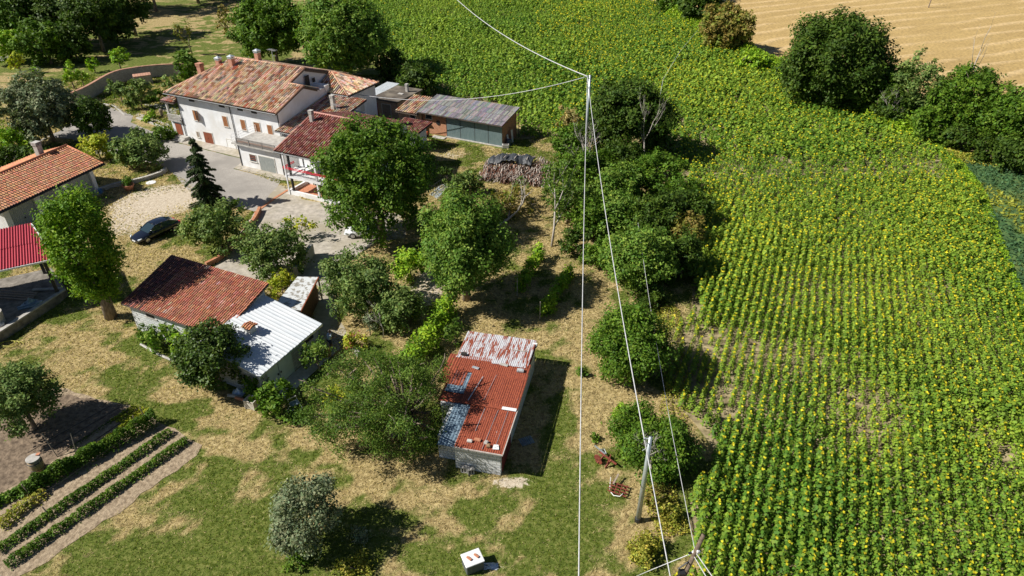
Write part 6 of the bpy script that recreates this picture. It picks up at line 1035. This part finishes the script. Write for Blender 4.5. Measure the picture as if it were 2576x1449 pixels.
fl_p = rng.random(NP) < np.clip(.22 + .5 * (fbm(xy[:, 0] * .09 + 9, xy[:, 1] * .09) - .3) + .3 * (xy[:, 0] > 5) - .1 - .3 * ((xy[:, 0] < 10) & (xy[:, 1] > 90)), 0.03, .8) * (1 - .5 * sm(zz, 75, 110)); hs = xy[fl_p]; n_ = len(hs)
kk = 3; hd = np.repeat(np.column_stack([hs, hgt[fl_p] + .04]), kk, 0) + rng.normal(size=(n_ * kk, 3)) * .03; ho = np.tile(np.array([[.3, -.45, .9]]), (n_ * kk, 1)) + rng.normal(size=(n_ * kk, 3)) * .25
hsz = np.repeat(.1 + .0009 * zz[fl_p], kk); hc = np.tile(np.array([[.85, .74, .04]]), (n_ * kk, 1)) * rng.uniform(.6, 1.1, (n_ * kk, 1)); parts.append(leaf_mesh(hd, hsz, hc, ho * 2, .1, .9, .3))
stp = near; sx_, sy_ = xy[stp, 0], xy[stp, 1]; hh_ = hgt[stp]; w0 = .02; SV = np.stack([np.column_stack([sx_ - w0, sy_, 0 * sx_]), np.column_stack([sx_ + w0, sy_, 0 * sx_]), np.column_stack([sx_ + w0, sy_ + .02, hh_]), np.column_stack([sx_ - w0, sy_ + .02, hh_])], 1).reshape(-1, 3)
parts.append((SV, np.arange(len(SV)).reshape(-1, 4), np.tile(np.array([[.12, .17, .04]]), (len(SV), 1))))
a, b, c = add_sz(*parts); tag(np_obj('sunflower_crop', a, b, M['leaf'], None, np.clip(c, 0, 1)), 'huge field of sunflowers in rows with yellow heads', 'sunflowers', None, 'stuff')
# green crop right
n_ = 60000; cx2 = rng.uniform(20, 130, n_ * 3); cy2 = rng.uniform(20, 130, n_ * 3); ok = inside(CROP, cx2, cy2); z0 = depth((0, cy2, 0)); ok &= (F_ * cx2 / z0 < 1450); cx2, cy2 = cx2[ok], cy2[ok]; f = fbm(cx2 * .12, cy2 * .05 + 4); t = sm(f, .56, .64)[:, None]
cc3 = (np.array([.06, .13, .05]) * (1 - t) + np.array([.26, .27, .03]) * t) * rng.uniform(.6, 1.4, (len(cx2), 1)); a, b, c = leaf_mesh(np.column_stack([cx2, cy2, rng.uniform(.05, .3, len(cx2))]), .34, cc3, None, .7); tag(np_obj('clover_crop', a, b, M['leaf'], None, c), 'dark green clover crop with yellow flowering patches', 'crop', None, 'stuff')
# ------------------------------------------------------------------ grass on the meadows
n_ = 520000; gx_ = rng.uniform(-75, 16, n_); gy_ = 17 + 100 * rng.random(n_) ** 1.6; z0 = depth((0, gy_, 0)); ok = (np.abs(F_ * gx_ / z0) < 1400) & ~inside(SUNF, gx_, gy_) & ~inside(GARDEN, gx_, gy_)
for poly in (Q((440,335),(560,410),(702,462),(722,480),(640,532),(575,515),(440,440),(405,415),(330,400),(180,350),(-60,460),(-60,410),(150,330),(240,258),(335,292)), Q((702,466),(760,500),(1010,540),(940,612),(850,800),(800,860),(790,720),(560,700),(540,670),(640,534))): ok &= ~inside(poly, gx_, gy_)
def in_rect(x, y, o, rot, x0, x1, y0, y1): c, s = math.cos(rot), math.sin(rot); dx, dy = x - o[0], y - o[1]; a = dx * c + dy * s; b = -dx * s + dy * c; return (a > x0) & (a < x1) & (b > y0) & (b < y1)
for r_ in ((BO, BR, 1.3, 17.6, -.5, 4.4), (BO, BR, 11.4, 17.6, -3.2, 4.4), (RO, RR, -5, .1, 0, 10.6), ((-46.4, 70.7), R(71), -11, 0, 0, 8.4), (FHO, FHR, -1.3, 24, -4, 17), (FHO, FHR, 24, 32.5, -7, 6.5), (FHO, FHR, 18, 40.4, 15.2, 25)): ok &= ~in_rect(gx_, gy_, *r_)
g_ = greenness(gx_, gy_); gv_ = gravel(gx_, gy_); ok &= rng.random(n_) > gv_ * .85; gx_, gy_, g_ = gx_[ok], gy_[ok], g_[ok]; n_ = len(gx_)
loc = g_ + (vnoise(gx_ * 1.7, gy_ * 1.7) - .5) * .55 + rng.normal(size=n_) * .1; t = sm(loc, .35, .75)[:, None]; t = t * (rng.random((n_, 1)) < .25 + .7 * t)
dryc = np.array([.54, .44, .23]) * rng.uniform(.35, 1.35, (n_, 1)); grc = np.array([.12, .175, .022]) * rng.uniform(.4, 1.5, (n_, 1)) + np.array([.05, .02, 0]) * rng.random((n_, 1)); cg = dryc * (1 - t) + grc * t
hg = rng.uniform(.03, .16, n_) * (1 + .9 * t[:, 0]); dirs = rng.normal(size=(n_, 3)); dirs[:, 2] = np.abs(dirs[:, 2]) * .35 + .1; dirs = unit(dirs); sd = unit(np.cross(dirs, rng.normal(size=(n_, 3)))); b0 = np.column_stack([gx_, gy_, np.full(n_, .01)])
ln = (rng.uniform(.06, .2, n_) * (1 + .012 * (gy_ - 20)))[:, None]; wd = (.014 + .0009 * (gy_ - 17))[:, None]
GV = np.stack([b0 - sd * wd, b0 + sd * wd, b0 + dirs * ln + sd * wd * .3], 1).reshape(-1, 3); GV[:, 2] = np.maximum(GV[:, 2], .006)
tag(np_obj('meadow_grass', GV, np.arange(3 * n_).reshape(-1, 3), M['grass'], None, np.repeat(np.clip(cg, 0, 1), 3, 0)), 'dry straw and green grass of the meadows', 'grass', None, 'stuff')
# ------------------------------------------------------------------ vegetable garden
def crop_row(name, label, a, b, w_, h_, kind, n, leaf, cat, gap=0.):
    d = b - a; t = rng.random(n); 
    if gap: t = t[vnoise(t * d.length * 1.1, t * 0 + a.x) > gap]
    st_ = .34 / d.length; t = np.clip((np.round(t / st_) + rng.normal(size=len(t)) * .27) * st_, 0, 1); k = len(t); o_ = rng.normal(size=k) * .42; prof_ = np.exp(-o_ ** 2) * (.75 + .5 * vnoise(t * d.length * 2.2, t * 0 + a.y)); nrm = Vector((-d.y, d.x, 0)).normalized(); xy_ = np.array([a.x, a.y]) + t[:, None] * np.array([d.x, d.y]) + np.array([nrm.x, nrm.y]) * (o_ * w_)[:, None]
    z = prof_ * h_ * np.sqrt(rng.random(k)) + .03; v, f, c = leaf_mesh(np.column_stack([xy_, z]), leaf, palette(kind, 40, (t * 39).astype(int)), None, .7); return tag(np_obj(name, v, f, M['leaf'], None, c), label, cat, None, 'stuff')
crop_row('potato_row', 'lowest row of dark green vegetable plants in the garden', P(20, 1425), P(472, 1110), .42, .45, 'oak', 5200, .12, 'vegetables', .1)
crop_row('potato_row', 'second lowest row of vegetable plants', P(-10, 1392), P(430, 1090), .42, .45, 'oak', 5000, .12, 'vegetables', .1)
crop_row('tomato_row', 'tall bushy tomato row with canes, third from the bottom', P(60, 1250), P(395, 1062), .62, 1.05, 'oak', 9000, .13, 'vegetables', .18); crop_row('tomato_row', 'sparse lower end of the tomato row', P(0, 1330), P(110, 1240), .6, .5, 'weed', 900, .15, 'vegetables')
crop_row('bean_row', 'bright green bean row right of the barrel', P(150, 1195), P(245, 1125), .42, .5, 'bright', 1500, .15, 'vegetables'); crop_row('bean_row', 'thin yellow green continuation of the bean row', P(245, 1125), P(330, 1060), .28, .25, 'yellow', 420, .13, 'vegetables'); crop_row('squash_row', 'big leaved squash plants at the left edge of the garden', P(-20, 1275), P(130, 1200), .5, .5, 'walnut', 900, .26, 'vegetables')
crop_row('seedling_row', 'row of dark seedlings on the shaded soil', P(180, 1130), P(330, 1030), .15, .2, 'dark', 260, .1, 'vegetables')
ltc = None
for r_ in range(4):
    for k in range(6):
        p = P(286 + r_ * 12 + k * 9.5, 1058 + r_ * 2.5 - k * 6.5)
        if ltc is None:
            th = rng.random(34) * 6.28; rr_ = rng.random(34) * .17; v, f, c = leaf_mesh(np.column_stack([np.cos(th) * rr_, np.sin(th) * rr_, .06 + .1 * rng.random(34)]), .15, palette('yellow', 6, rng.integers(0, 6, 34)), None, .9); ltc = o = np_obj('lettuce', v, f, M['leaf'], None, c)
        else: o = ltc.copy(); col.objects.link(o)
        o.location = (p.x, p.y, .02); o.rotation_euler = (0, 0, random.random() * 6); tag(o, 'round yellow green lettuce head in the block at the garden top', 'lettuce', 'lettuces planted in four short rows')
